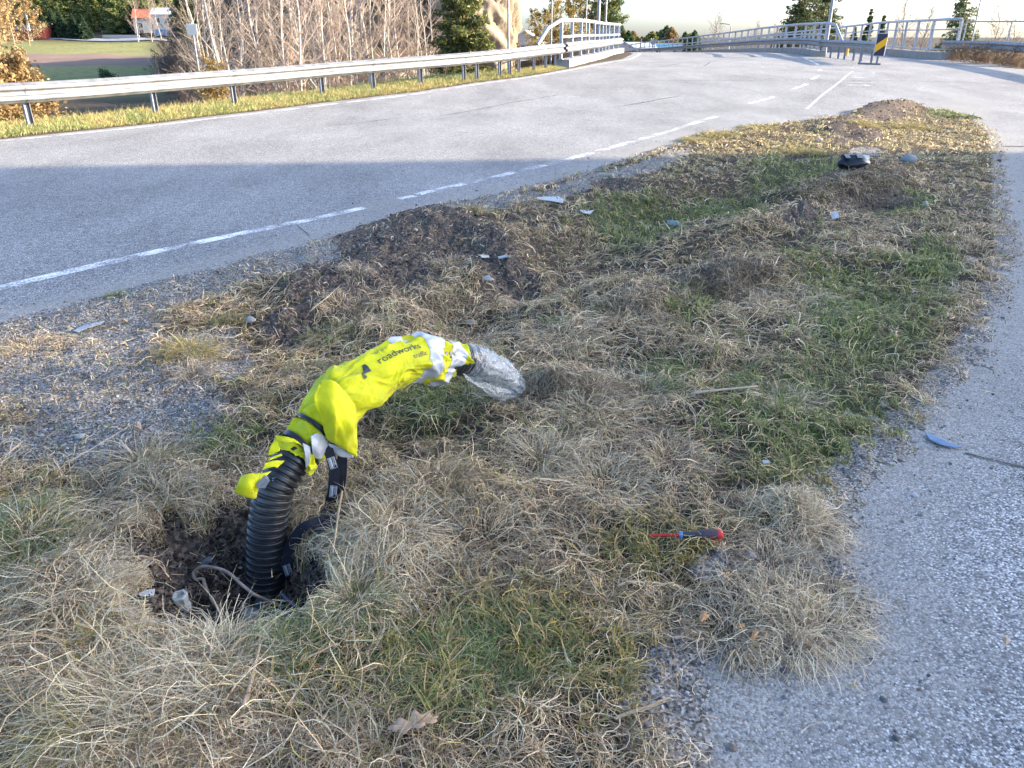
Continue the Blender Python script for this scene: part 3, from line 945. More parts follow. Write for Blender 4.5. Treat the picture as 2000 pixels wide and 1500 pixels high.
GOLD = np.array([[.42, .34, .14], [.50, .40, .20], [.33, .28, .10], [.30, .25, .08]])
DRK = np.array([[.22, .16, .10], [.32, .24, .15], [.52, .42, .28], [.13, .095, .06], [.08, .06, .045]])
TOW = np.array([[.84, .70, .47], [.70, .57, .37], [.52, .42, .27], [.32, .24, .15], [.76, .63, .42]])
for a in [(370, 690, .09, 420, .17, GOLD, .9, None), (70, 575, .06, 90, .09, GOLD), (60, 680, .09, 200, .13, STRAW), (225, 580, .05, 90, .06, GRN), (355, 602, .06, 130, .07, STRAW), (445, 625, .07, 200, .09, GOLD),
          (380, 730, .09, 300, .10, STRAW), (290, 905, .10, 420, .18, STRAW), (320, 980, .10, 500, .17, TOW), (60, 1045, .09, 500, .16, GRN), (55, 1070, .13, 600, .20, TOW), (190, 1190, .12, 900, .22, TOW, .9, .4),
          (640, 660, .10, 300, .12, GOLD), (700, 530, .10, 300, .10, STRAW), (880, 520, .1, 300, .12, STRAW), (670, 600, .1, 250, .1, STRAW), (940, 415, .12, 250, .12, GOLD), (1020, 400, .12, 250, .12, STRAW),
          
          (1150, 810, .18, 600, .18, TOW), (1250, 770, .18, 600, .15, TOW), (1100, 660, .2, 600, .14, TOW), (1220, 620, .2, 600, .14, TOW), 
          (1560, 600, .3, 700, .13, TOW), (1530, 785, .10, 350, .17, TOW), (1490, 770, .12, 400, .12, GRN), (1680, 610, .18, 260, .12, GRN, .9, None, .003), (1810, 515, .2, 260, .12, GRN, .9, None, .003), (1740, 500, .15, 150, .1, GRN),
          (1540, 1020, .12, 420, .15, TOW), (1500, 1000, .10, 300, .13, STRAW), (1580, 1030, .07, 400, .13, TOW), (1560, 1200, .16, 300, .14, TOW), (1480, 1215, .12, 200, .14, STRAW), (1620, 1180, .07, 200, .13, STRAW),
          (1600, 1240, .07, 220, .14, TOW), (1420, 1240, .08, 250, .15, STRAW), (1540, 1255, .08, 260, .14, TOW), (1380, 1190, .05, 100, .10, STRAW), (690, 1180, .05, 420, .20, TOW, .5), (700, 1200, .06, 300, .15, GRN, .6),
          (740, 1110, .12, 500, .17, TOW), (680, 1060, .10, 400, .13, TOW), (900, 1330, .1, 350, .14, GRN, .6), (860, 1300, .1, 300, .16, GRN, .6), (1000, 1270, .12, 500, .14, GRN), (450, 1280, .10, 700, .22, TOW, .8, 1.2),
          (520, 1290, .10, 500, .18, GRN, .8, 1.2), (380, 1350, .12, 800, .24, TOW, .8, 3.9), (250, 1400, .12, 800, .24, TOW, .8, 3.9), (170, 1440, .08, 400, .2, GOLD, .8, 3.9), (1500, 1105, .06, 300, .13, STRAW), (1060, 900, .12, 600, .18, TOW), (840, 950, .12, 600, .18, STRAW),
          (950, 1050, .14, 700, .18, STRAW), (780, 1030, .12, 600, .18, TOW), (1300, 900, .14, 600, .15, STRAW), (1180, 950, .14, 600, .16, TOW), (980, 770, .1, 400, .14, TOW), (1390, 420, .2, 250, .12, GRN, .8, None, .003), (1080, 340, .15, 150, .1, GRN),
          (1560, 300, .3, 500, .14, GOLD), (1400, 265, .3, 600, .16, GOLD), (1360, 275, .25, 400, .16, GOLD), (1880, 230, .25, 300, .12, GRN, .8, None, .004), (1480, 250, .3, 500, .14, GOLD), (1780, 250, .4, 700, .16, GOLD), (1690, 245, .3, 400, .15, GOLD)]:
    tuft_px(*a)
for cx, cy, rx, ry, n_, rad, h_ in ((1430, 552, 130, 30, 26, .10, .12), (1300, 580, 90, 26, 14, .09, .10), (1110, 785, 95, 34, 20, .06, .15), (1670, 362, 110, 16, 22, .16, .13), (1700, 408, 70, 12, 10, .14, .10), (1220, 600, 60, 26, 8, .08, .10)):
    for k in range(n_):
        a = R.uniform(0, 6.28); r = R.random() ** .5
        tuft_px(cx + rx * r * math.cos(a), cy + ry * r * math.sin(a) - .12 * (rx * r * math.cos(a)), rad * R.uniform(.6, 1.2), int(R.uniform(60, 130)), h_ * R.uniform(.6, 1.25), DRK if R.random() < .75 else STRAW, .7, R.uniform(0, 6.28))

# the bank between the road edge and the guardrail, and its outer slope
for lo, hi, dn, ln in ((-.05, 1.4, 2300, .14), (1.4, 4.0, 700, .26)):
    X, Y = sample(-20, 3, 5, 27, dn)
    l = seg_dist(X, Y, LE)
    k = (l > lo) & (l < hi) & inview(X, Y, 60); X = X[k]; Y = Y[k]; l = l[k]
    m = len(X); pat = fbm(X, Y, 1.5, 2)
    isg = rng.random(m) < np.clip(.35 + (pat - .5) * 1.6 + .1 * (l < .3), .05, .8)
    C = np.where(isg[:, None], pick(GRN * 1.25, m), pick(GOLD * 1.1, m) * (.8 + .5 * rng.random((m, 1))))
    addg(blades(X, Y, rng.uniform(.5, 1.1, m) * ln * (.5 + .5 * sstep(-.05, .4, l)), rng.uniform(.005, .009, m), rng.uniform(0, 6.28, m), rng.uniform(.7, 1.5, m), rng.uniform(.2, 1.2, m), C, n=3))
GVa = np.concatenate(GV)
print("grass verts", len(GVa))
grass = mesh_np("grass", GVa, np.concatenate(GF), M['grass'], smooth=True, attrs={"grass_blade": np.concatenate(GC)})
tag(grass, "dry straw and green grass covering the verge and the road bank", "grass", kind="stuff")


# ---------------------------------------------------------------- loose gravel and soil clods
ICO = np.array([(0, 0, 1), (.894, 0, .447), (.276, .851, .447), (-.724, .526, .447), (-.724, -.526, .447), (.276, -.851, .447), (.724, .526, -.447), (-.276, .851, -.447),
                (-.894, 0, -.447), (-.276, -.851, -.447), (.724, -.526, -.447), (0, 0, -1)])
ICF = np.array([(0, 1, 2), (0, 2, 3), (0, 3, 4), (0, 4, 5), (0, 5, 1), (1, 6, 2), (2, 7, 3), (3, 8, 4), (4, 9, 5), (5, 10, 1), (2, 6, 7), (3, 7, 8), (4, 8, 9), (5, 9, 10), (1, 10, 6), (6, 11, 7), (7, 11, 8), (8, 11, 9), (9, 11, 10), (10, 11, 6)])


def pebbles(X, Y, size, col, flat=.65, sink=.25, jit=.3):
    m = len(X)
    V = ICO[None] * (1 + (rng.random((m, 12, 1)) - .5) * 2 * jit) + rng.normal(0, .08, (m, 12, 3))
    V = V * np.stack([rng.uniform(.7, 1.3, m), rng.uniform(.7, 1.3, m), flat * rng.uniform(.7, 1.3, m)], 1)[:, None, :] * size[:, None, None]
    a = rng.uniform(0, 6.28, m); ca, sa = np.cos(a)[:, None], np.sin(a)[:, None]
    x = V[..., 0] * ca - V[..., 1] * sa; y = V[..., 0] * sa + V[..., 1] * ca
    z = V[..., 2] + (HTv(X, Y) + size * (flat - sink))[:, None]
    V = np.stack([x + X[:, None], y + Y[:, None], z], -1).reshape(-1, 3)
    F = (ICF[None] + (np.arange(m) * 12)[:, None, None]).reshape(-1, 3)
    return V, F, np.repeat(col, 12, axis=0)


def HTv(X, Y):
    l = seg_dist(X, Y, LE); h = HZ(X, Y)
    vv = seg_dist(X, Y, VERGE, True)
    return np.where((l < 0) & (vv < .1), np.maximum(h, zr(Y)), h)


STN = np.array([[.30, .28, .24], [.22, .21, .19], [.30, .28, .25], [.09, .085, .08], [.22, .165, .12], [.42, .40, .37], [.18, .13, .09], [.13, .125, .12]])
SV, SF, SCc = [], [], []; so = 0
for y0, y1, dn in ((.6, 2, 4200), (2, 3.2, 3800), (3.2, 5, 2200), (5, 8, 900), (8, 12, 260)):
    xm = .72 * (y1 * CP + 1.42 * SP) + .2
    X, Y = sample(-xm, xm, y0, y1, dn * 1.6)
    k = inview(X, Y, 40); X = X[k]; Y = Y[k]
    v = seg_dist(X, Y, VERGE, True); s, g, gr = masks(X, Y)
    pr = np.maximum(sstep(.15, .6, g) * (v > -.1), .30 * sstep(-.16, .0, v) * sstep(.22, .05, v)) * (1 - .5 * s)
    pr = np.maximum(pr, .02 * (v > 0)); pr = np.maximum(pr, .05 * sstep(-.8, -.1, v)); pr = np.maximum(pr, .10 * s * (v > 0))
    k = rng.random(len(X)) < pr; X = X[k]; Y = Y[k]; m = len(X)
    size = np.clip(np.exp(rng.normal(-5.95, .5, m)), .0013, .013) * (1 + .12 * np.maximum(Y - 3, 0))
    V_, F_, C_ = pebbles(X, Y, size, pick(STN, m))
    SV.append(V_); SF.append(F_ + so); SCc.append(C_); so += len(V_)
gm = mesh_np("gravel", np.concatenate(SV), np.concatenate(SF), M['stone'], attrs={"stone_tint": np.concatenate(SCc)})
tag(gm, "loose grey and tan gravel along the broken asphalt edges", "gravel", kind="stuff")
SV, SF, SCc = [], [], []; so = 0
SOILC = np.array([[.09, .067, .05], [.15, .11, .08], [.04, .03, .024], [.23, .175, .13], [.12, .10, .08], [.32, .26, .20]])
for y0, y1, dn in ((1.2, 2.2, 20000), (2.2, 3.4, 9000), (3.4, 6, 3500), (6, 9, 900), (9, 13.5, 500), (13.5, 24, 300)):
    xm = .72 * (y1 * CP + 1.42 * SP) + .2
    X, Y = sample(-xm, xm, y0, y1, dn)
    k = inview(X, Y, 20); X = X[k]; Y = Y[k]
    v = seg_dist(X, Y, VERGE, True); s, g, gr = masks(X, Y)
    s = np.maximum(s, sstep(-.03, .03, seg_dist(X, Y, HOLE, True)))
    k = (rng.random(len(X)) < sstep(.2, .7, s) * (v > 0) * (.35 + .65 * (fbm(X, Y, 6, 3) > .5))); X = X[k]; Y = Y[k]; m = len(X)
    size = np.clip(np.exp(rng.normal(-5.8, .5, m)), .0015, .010) * (1 + .10 * np.maximum(Y - 2.5, 0))
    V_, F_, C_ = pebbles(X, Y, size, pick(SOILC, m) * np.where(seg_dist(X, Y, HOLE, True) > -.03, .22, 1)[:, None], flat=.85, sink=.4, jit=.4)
    SV.append(V_); SF.append(F_ + so); SCc.append(C_); so += len(V_)
sm = mesh_np("soil", np.concatenate(SV), np.concatenate(SF), M['stone'], attrs={"stone_tint": np.concatenate(SCc)})
tag(sm, "crumbly dark brown soil clods around the dug hole and torn mounds", "soil", kind="stuff")

# ---------------------------------------------------------------- the bent corrugated pipe and what is wrapped round it
CTRL = [(518, 1185), (518, 1130), (519, 1080), (523, 1020), (535, 960), (556, 920), (583, 880), (614, 842), (650, 790), (690, 760), (730, 732), (775, 711), (820, 700),
        (860, 699), (905, 703), (945, 715), (985, 736), (1020, 767)]
PB = P(518, 1175, z=-.22); PT = P(1018, 765, z=.04)
PN = np.array([(PT - PB)[1], -(PT - PB)[0], 0.0]); PN /= np.linalg.norm(PN)
CAMO = np.array([0, 0, CAM_H])


def PP(px, py, off=0.0):
    """pixel -> vertical plane of the bent pipe, moved off metres towards the street side"""
    d = ray(px, py); return CAMO + d * (((PB + PN * off - CAMO) @ PN) / (d @ PN))


_c = [PP(*p) for p in CTRL]
_c = [2 * _c[0] - _c[1]] + _c + [2 * _c[-1] - _c[-2]]
_pts = []
for i in range(1, len(_c) - 2):
    for k in range(24):
        t = k / 24; a, b, c, d = _c[i - 1:i + 3]
        _pts.append(.5 * ((2 * b) + (c - a) * t + (2 * a - 5 * b + 4 * c - d) * t * t + (3 * b - a - 3 * c + d) * t ** 3))
_pts.append(_c[-2]); _pts = np.array(_pts)
_s = np.concatenate([[0], np.cumsum(np.linalg.norm(np.diff(_pts, axis=0), axis=1))])
PLEN = _s[-1]
_tan = np.gradient(_pts, axis=0); _tan /= np.linalg.norm(_tan, axis=1)[:, None]


def U(px, py):
    """arc length of the pipe point nearest to a pixel"""
    q = PP(px, py); return _s[np.argmin(np.linalg.norm(_pts - q, axis=1))]


def CF(u):
    c = np.stack([np.interp(u, _s, _pts[:, i]) for i in range(3)], -1)
    t = np.stack([np.interp(u, _s, _tan[:, i]) for i in range(3)], -1); t /= np.linalg.norm(t, axis=-1, keepdims=True)
    b = np.cross(PN, t); b /= np.linalg.norm(b, axis=-1, keepdims=True)
    b = np.where(b[..., 2:3] < 0, -b, b)
    return c, t, b


_bchk = np.cross(PN, _tan[len(_tan) // 2])
BSIGN = 1 if _bchk[2] > 0 else -1


def SF_(u, th, r):
    u = np.asarray(u, float); th = np.asarray(th, float)
    c = np.stack([np.interp(u, _s, _pts[:, i]) for i in range(3)], -1)
    t = np.stack([np.interp(u, _s, _tan[:, i]) for i in range(3)], -1); t /= np.linalg.norm(t, axis=-1, keepdims=True)
    b = np.cross(np.broadcast_to(PN, t.shape), t) * BSIGN; b /= np.linalg.norm(b, axis=-1, keepdims=True)
    r = np.asarray(r, float)[..., None]
    return c + (PN * np.cos(th)[..., None] + b * np.sin(th)[..., None]) * r


def tube_grid(u, th, rf, name, mat, parent, closed=True, smooth=True, thick=0.0, attrs=None):
    UU, TT = np.meshgrid(u, th, indexing='ij')
    V = SF_(UU, TT, rf(UU, TT)).reshape(-1, 3)
    nu, nt = len(u), len(th)
    i = np.arange(nu - 1)[:, None]; j = np.arange(nt if closed else nt - 1)[None, :]
    j2 = (j + 1) % nt
    F = np.stack([i * nt + j, i * nt + j2, (i + 1) * nt + j2, (i + 1) * nt + j], -1).reshape(-1, 4)
    if BSIGN > 0: F = F[:, ::-1]
    o = mesh_np(name, V, F, mat, parent, smooth=smooth)
    if thick:
        md = o.modifiers.new("thickness", 'SOLIDIFY'); md.thickness = thick; md.offset = 0
    return o


TH = np.linspace(0, 2 * math.pi, 97)[:-1]
pipe = empty("corrugated_pipe", PB, 0, "black corrugated plastic pipe rising bent from the dug hole", "pipe")
bpy.context.view_layer.update()


def keep_world(o, par):
    o.parent = par; o.matrix_parent_inverse = par.matrix_world.inverted()


def emp_child(o, par): keep_world(o, par); return o


RP = .060
U_PEND = U(925, 708)


def rpipe(u, th):
    f = (u / .0222) % 1.0
    g = np.clip((1 - np.abs(f - .5) / .24) * 1.7, 0, 1); g = g * g * (3 - 2 * g)
    return RP - .0085 * g + .0004 * np.sin(u * 40 + th * 2)


def par(o, p): o.matrix_parent_inverse = p.matrix_world.inverted(); o.parent = p; o.matrix_parent_inverse = p.matrix_world.inverted(); return o


up = np.arange(0.0, U_PEND, .0015)
par(tube_grid(up, TH[::2], rpipe, "pipe_wall", M['black_pipe'], None), pipe)
M['conduit'] = mat_plain("grey_green_conduit", (.10, .145, .15), rough=.5)
for (a, b), r in ((((512, 1160, -.16), (503, 1222, -.26)), .019), (((552, 1180, -.2), (546, 1240, -.27)), .016)):
    q = MB().cyl(P(a[0], a[1], z=a[2]), P(b[0], b[1], z=b[2]), r, n=20)
    par(q.build("conduit", M['conduit'], None, smooth=True, auto=40), pipe)
# small torn nick of bright print on the pipe
q = MB()
for k in range(5):
    u0 = U(552, 945) + (k - 2) * .004; t0 = .95 + .05 * (k % 2)
    p0 = SF_(u0, t0, .0595); p1 = SF_(u0 + .002, t0 + .06, .0600); p2 = SF_(u0 + .001, t0 + .09, .0595)
    q.add([p0, p1, p2], [(0, 1, 2)])
par(q.build("scratch_flakes", M['white'], None), pipe)

# --- jacket
m, nt, b = mat_new("hi_vis_cloth"); L = nt.links
g = N(nt, "ShaderNodeNewGeometry"); n = N(nt, "ShaderNodeTexNoise"); n.inputs["Scale"].default_value = 14; n.inputs["Detail"].default_value = 5
L.new(g.outputs["Position"], n.inputs["Vector"]); r = N(nt, "ShaderNodeValToRGB")
r.color_ramp.elements[0].position = .25; r.color_ramp.elements[0].color = (.52, .52, .008, 1); r.color_ramp.elements[1].position = .6; r.color_ramp.elements[1].color = (.78, .75, .010, 1)
L.new(n.outputs["Fac"], r.inputs[0]); L.new(r.outputs[0], b.inputs["Base Color"]); b.inputs["Roughness"].default_value = .62
b.inputs["Sheen Weight"].default_value = .15; b.inputs["Specular IOR Level"].default_value = .25
n2 = N(nt, "ShaderNodeTexNoise"); n2.inputs["Scale"].default_value = 26; n2.inputs["Detail"].default_value = 4; n2.inputs["Distortion"].default_value = 1.5; L.new(g.outputs["Position"], n2.inputs["Vector"])
bp = N(nt, "ShaderNodeBump"); bp.inputs["Strength"].default_value = .45; bp.inputs["Distance"].default_value = .007; L.new(n2.outputs["Fac"], bp.inputs["Height"]); L.new(bp.outputs[0], b.inputs["Normal"])
tl = N(nt, "ShaderNodeBsdfTranslucent"); L.new(r.outputs[0], tl.inputs["Color"]); mx = N(nt, "ShaderNodeMixShader"); mx.inputs[0].default_value = .22
L.new(b.outputs[0], mx.inputs[1]); L.new(tl.outputs[0], mx.inputs[2]); L.new(mx.outputs[0], nt.nodes["Material Output"].inputs[0])
M['hivis'] = m
M['reflex'] = mat_plain("reflective_tape", (.50, .51, .54), rough=.42, metal=.25, var=.06, scale=30, bump=.1, bscale=120)
M['lining'] = mat_plain("jacket_lining", (.48, .52, .55), rough=.8)

jacket = empty("work_jacket", PP(650, 800), 0, "bright yellow high visibility jacket tied round the bent pipe", "jacket")
bpy.context.view_layer.update()
UJ0, UJ1 = U(572, 897), U(912, 704)
UT1, UT2 = U(616, 840), U(586, 876)


def ridge(x): return 1 - np.abs(np.sin(x))


def rjacket(u, th):
    s = (u - UJ0) / (UJ1 - UJ0)
    base = np.interp(s, [0, .06, .12, .2, .28, .38, .5, .62, .75, .86, .95, 1.0], [.063, .066, .067, .072, .088, .084, .079, .077, .072, .066, .060, .058])
    th_ = np.mod(th, 2 * math.pi); w = fbm(s * 6, np.cos(th_) * 1.3 + 3 + np.sin(th_) * .9, 1, 2, 2) - .5
    tw = th + 3.2 * s + w * 1.6
    f = .015 * ridge(1.5 * tw + 5 * s) + .011 * ridge(2.5 * tw - 9 * s + 1) + .007 * ridge(4 * tw + 13 * s + w * 3) + .0035 * ridge(7 * tw - 31 * s + w * 8)
    f2 = .015 * ridge(16 * s + 1.2 * np.sin(th) + w * 4) * sstep(.42, .25, s) + .007 * ridge(23 * s + np.sin(th * 2 + 1) + w * 3) * sstep(.7, .5, s) * .5
    f3 = .017 * ridge(12.5 * s + .9 * np.sin(th + .6) + w * 2.0) * sstep(.55, .68, s) * sstep(1, .9, s)
    pin1 = np.exp(-((u - UT1 - .010 * np.sin(th)) / .010) ** 2); pin2 = np.exp(-((u - UT2 - .010 * np.sin(th)) / .009) ** 2); pin3 = sstep(.93, 1.0, s)
    k = 1 - .85 * np.maximum(np.maximum(pin1, pin2), pin3)
    flat = sstep(.33, .40, s) * sstep(.74, .66, s) * sstep(.05, .30, np.mod(th, 2 * math.pi)) * sstep(1.55, 1.25, np.mod(th, 2 * math.pi))
    k = k * (1 - .82 * flat)
    sag = .012 * np.clip(-np.sin(th), 0, 1) * sstep(.3, .5, s) * sstep(1, .8, s)
    return (base - .013) * 1 + (f + f2 + f3 - .006 + sag) * k - .006 * np.maximum(pin1, pin2)


uj = np.linspace(UJ0, UJ1, 420)
TJ = np.linspace(0, 2 * math.pi, 241)[:-1]


def hem(UU, TT): return UU
UU, TT = np.meshgrid(uj, TJ, indexing='ij')
# ragged lower hem: slide the first rows along the pipe
hemoff = (fbm(TT * 1.7, TT * 0 + 2, 1.3, 4, 3) - .5) * .06 + .010 * np.sin(TT * 3)
UU2 = UU + hemoff * sstep(.14, 0, (UU - UJ0) / (UJ1 - UJ0))
V = SF_(UU2, TT, rjacket(UU2, TT) + .006 * sstep(.05, 0, (UU - UJ0) / (UJ1 - UJ0))).reshape(-1, 3)
nt_ = len(TJ); i = np.arange(len(uj) - 1)[:, None]; j = np.arange(nt_)[None, :]
F = np.stack([i * nt_ + j, i * nt_ + (j + 1) % nt_, (i + 1) * nt_ + (j + 1) % nt_, (i + 1) * nt_ + j], -1).reshape(-1, 4)
if BSIGN > 0: F = F[:, ::-1]
body = mesh_np("sleeve_body", V, F, M['hivis'], smooth=True); par(body, jacket)
md = body.modifiers.new("thickness", 'SOLIDIFY'); md.thickness = .0015; md.offset = -1


def band(name, s0, s1, t0, t1, mat, off=.0016, wob=.02, ph=0.0, parent=jacket, n=60):
    a = UJ0 + (UJ1 - UJ0) * np.linspace(s0, s1, 26); t = np.linspace(t0, t1, n * 2)
    UU, TT = np.meshgrid(a, t, indexing='ij')
    UU = UU + (UJ1 - UJ0) * wob * np.sin(TT * 1.3 + ph)
    V = SF_(UU, TT, rjacket(UU, TT) + off).reshape(-1, 3)
    k = len(t); i = np.arange(len(a) - 1)[:, None]; j = np.arange(k - 1)[None, :]
    F = np.stack([i * k + j, i * k + j + 1, (i + 1) * k + j + 1, (i + 1) * k + j], -1).reshape(-1, 4)
    if BSIGN > 0: F = F[:, ::-1]
    o = mesh_np(name, V, F, mat, smooth=True); return par(o, parent)


band("reflective_strip", .66, .74, -1.6, 2.7, M['reflex'], wob=.035, ph=.2)
band("reflective_strip", .795, .875, -1.5, 2.7, M['reflex'], wob=.030, ph=.6)
band("reflective_strip", .57, .62, 1.55, 2.6, M['reflex'], wob=.02)


def text_obj(s, size, mat, mapf, name, parent, shear=0.0):
    cu = bpy.data.curves.new(name, 'FONT'); cu.body = s; cu.size = size; cu.shear = shear; cu.resolution_u = 3
    ob = bpy.data.objects.new(name, cu); COL.objects.link(ob)
    bpy.context.view_layer.update()
    dg = bpy.context.evaluated_depsgraph_get()
    me = bpy.data.meshes.new_from_object(ob.evaluated_get(dg)); me.name = name
    bpy.data.objects.remove(ob)
    import bmesh
    bm = bmesh.new(); bm.from_mesh(me)
    for _ in range(1):
        es = [e for e in bm.edges if e.calc_length() > size * .25]
        if es: bmesh.ops.subdivide_edges(bm, edges=es, cuts=1)
    bmesh.ops.triangulate(bm, faces=bm.faces[:])
    bm.to_mesh(me); bm.free()
    for v in me.vertices: v.co = Vector([float(q) for q in mapf(v.co.x, v.co.y)])
    me.materials.clear(); me.materials.append(mat)
    o = bpy.data.objects.new(name, me); COL.objects.link(o)
    return par(o, parent) if parent else o


def on_jacket(s0, th0, sl=0.0):
    def f(x, y):
        u = UJ0 + (UJ1 - UJ0) * s0 + x - sl * y; th = th0 + y / .078 + sl * x / .078
        r_ = max(float(rjacket(np.array(u + a), np.array(th + b))) for a in (-.004, 0, .004) for b in (-.05, 0, .05))
        return SF_(u, th, r_ + .0015)
    return f


M['print'] = mat_plain("dark_print", (.035, .045, .05), rough=.6)
text_obj("roadworks", .042, M['print'], on_jacket(.45, .86, .03), "printed_text", jacket)
text_obj("traffic", .028, M['print'], on_jacket(.60, .46, .03), "printed_text", jacket)
lf = on_jacket(.375, .80, .03)
q = MB()
def gridpoly(poly):
    n0 = len(q.v); q.add([lf(x, y) for x, y in poly], [tuple(range(len(poly)))])
for poly in ([(.004, .004), (.022, .000), (.022, .008), (.004, .010)], [(.004, .010), (.022, .008), (.024, .016), (.010, .018)], [(.010, .018), (.024, .016), (.024, .026), (.016, .028)], [(-.008, -.006), (.002, -.006), (.001, .003), (-.006, .003)], [(-.006, .003), (.004, .004), (.004, .010), (-.002, .010)]):
    gridpoly([(x * 1.3, y * 1.3) for x, y in poly])
par(q.build("printed_logo", M['print'], None), jacket)


def patch(name, rows, mat, parent, sub=7, bulge=.0, noise=.004, thick=.0018, seed=0, fold=0.0, base=PP):
    """cloth sheet through rows of (px, py, offset)"""
    A = np.array([[base(*c) for c in r] for r in rows])
    nr, nc = A.shape[:2]

    def cr(P4, t):
        a, b, c, d = P4; return .5 * ((2 * b) + (c - a) * t + (2 * a - 5 * b + 4 * c - d) * t * t + (3 * b - a - 3 * c + d) * t ** 3)

    def refine(A):
        n = len(A); E = np.concatenate([[2 * A[0] - A[1]], A, [2 * A[-1] - A[-2]]]); out = []
        for i in range(n - 1):
            for k in range(sub): out.append(cr(E[i:i + 4], k / sub))
        out.append(A[-1]); return np.array(out)
    A = refine(A); A = refine(A.transpose(1, 0, 2)).transpose(1, 0, 2)
    a, b = A.shape[:2]
    ii, jj = np.meshgrid(np.linspace(0, 1, a), np.linspace(0, 1, b), indexing='ij')
    d = bulge * np.sin(ii * math.pi) * np.sin(jj * math.pi) + noise * (fbm(ii * 5 + seed, jj * 5, 1, 1, 3) - .5) * 2 + fold * (ridge(jj * 7 + ii * 2 + seed) - .5)
    A = A + PN * d[..., None]
    o = mesh_np(name, A.reshape(-1, 3), grid_faces(b, a), mat, smooth=True)
    if thick:
        md = o.modifiers.new("thickness", 'SOLIDIFY'); md.thickness = thick; md.offset = 0
    return par(o, parent) if parent else o


patch("hanging_flap", [[(622, 752, .05), (645, 742, .07), (672, 760, .085), (699, 797, .075)],
                       [(612, 782, .075), (645, 782, .105), (675, 800, .11), (700, 825, .09)],
                       [(626, 815, .09), (652, 822, .12), (678, 838, .12), (699, 860, .10)],
                       [(644, 862, .095), (660, 870, .11), (678, 882, .115), (695, 893, .10)]], M['hivis'], jacket, bulge=.012, noise=.014, fold=.016)
patch("flap_lining", [[(640, 866, .085), (660, 872, .09), (690, 890, .09)], [(648, 880, .075), (665, 892, .08), (690, 894, .085)]], M['lining'], jacket, noise=.003)
patch("hem_strip", [[(645, 880, .07), (655, 892, .08)], [(648, 898, .07), (657, 897, .08)]], M['hivis'], jacket, noise=.002)
patch("reflective_strip", [[(607, 852, .078), (622, 846, .080), (642, 856, .070)], [(609, 876, .085), (624, 876, .086), (641, 874, .074)], [(612, 892, .076), (624, 897, .08), (635, 891, .068)]], M['reflex'], jacket, bulge=.004, noise=.003)
patch("reflective_strip", [[(592, 866, .074), (606, 872, .078)], [(595, 888, .078), (606, 890, .082)], [(598, 918, .07), (603, 905, .078)]], M['reflex'], jacket, noise=.003)
patch("torn_hem", [[(604, 888, .078), (612, 886, .078)], [(600, 905, .075), (616, 900, .08)], [(598, 920, .07), (616, 920, .074)]], M['hivis'], jacket, noise=.004, fold=.006)
patch("torn_hem", [[(538, 851, .02), (552, 852, .04), (575, 858, .06), (592, 872, .07)], [(539, 858, .03), (556, 864, .055), (572, 863, .066), (590, 870, .073)]], M['hivis'], jacket, noise=.004)
patch("torn_hem", [[(536, 862, .03), (541, 864, .04)], [(526, 878, .035), (547, 878, .055)], [(524, 890, .035), (540, 884, .05)]], M['hivis'], jacket, noise=.002)
patch("torn_hem", [[(527, 895, .045), (550, 886, .055)], [(523, 900, .045), (551, 890, .058)]], M['hivis'], jacket, noise=.002)
patch("torn_hem", [[(518, 905, .05), (536, 900, .058), (556, 900, .063)], [(512, 918, .05), (532, 912, .06), (541, 914, .064)]], M['hivis'], jacket, noise=.003)
patch("jacket_cuff", [[(470, 932, .03), (487, 925, .045), (508, 925, .05), (530, 921, .06)], [(463, 945, .04), (482, 946, .065), (502, 940, .065), (512, 936, .062)], [(458, 962, .03), (478, 970, .055), (500, 973, .055), (500, 950, .05)]], M['hivis'], jacket, noise=.004, bulge=.006)
q = MB(); a, b_, c, d = PP(500, 945, .075), PP(517, 928, .08), PP(524, 931, .082), PP(515, 946, .08)
q.add([a, b_, c, d] + [p - np.array([0, 0, .012]) + PN * .004 for p in (a, b_, c, d)], [(0, 1, 2, 3), (7, 6, 5, 4), (0, 4, 5, 1), (1, 5, 6, 2), (2, 6, 7, 3), (3, 7, 4, 0)])
M['buckle'] = mat_plain("grey_buckle", (.12, .14, .16), rough=.5)
par(q.build("buckle", M['buckle'], None), jacket)


def ring(name, u0, r, hw, th_, mat, parent, tilt=.010, wob=0.0):
    t = np.linspace(0, 2 * math.pi, 97)[:-1]; V = []
    for du, dr in ((-hw, 0), (-hw, th_), (hw, th_), (hw, 0)):
        uu = u0 + tilt * np.sin(t) + du
        rr = (r(uu, t) if callable(r) else np.full(len(t), r)) + dr + wob * np.sin(2 * t)
        V.append(SF_(uu, t, rr))
    V = np.stack(V, 1).reshape(-1, 3); n = len(t); i = np.arange(n)[:, None]; k = np.arange(4)[None, :]
    F = np.stack([i * 4 + k, i * 4 + (k + 1) % 4, ((i + 1) % n) * 4 + (k + 1) % 4, ((i + 1) % n) * 4 + k], -1).reshape(-1, 4)
    o = mesh_np(name, V, F, mat, smooth=False); return par(o, parent)


for k, (u0, r0) in enumerate(((UT1, .0725), (UT2, .0695))):
    t = empty("cable_tie", SF_(u0, 0., .07), 0, ["black cable tie cinching the jacket nearer the hanging flap", "black cable tie cinching the torn hem of the jacket on the pipe"][k], "cable tie", "cable ties holding the jacket")
    bpy.context.view_layer.update()
    ring("tie_band", u0, r0, .0065, .0022, M['black'], t, tilt=.012)
    q = MB(); p = SF_(u0, -1.2, r0 + .004); q.box(p, (.014, .012, .010), bev=.002); par(q.build("tie_head", M['black'], None), t)

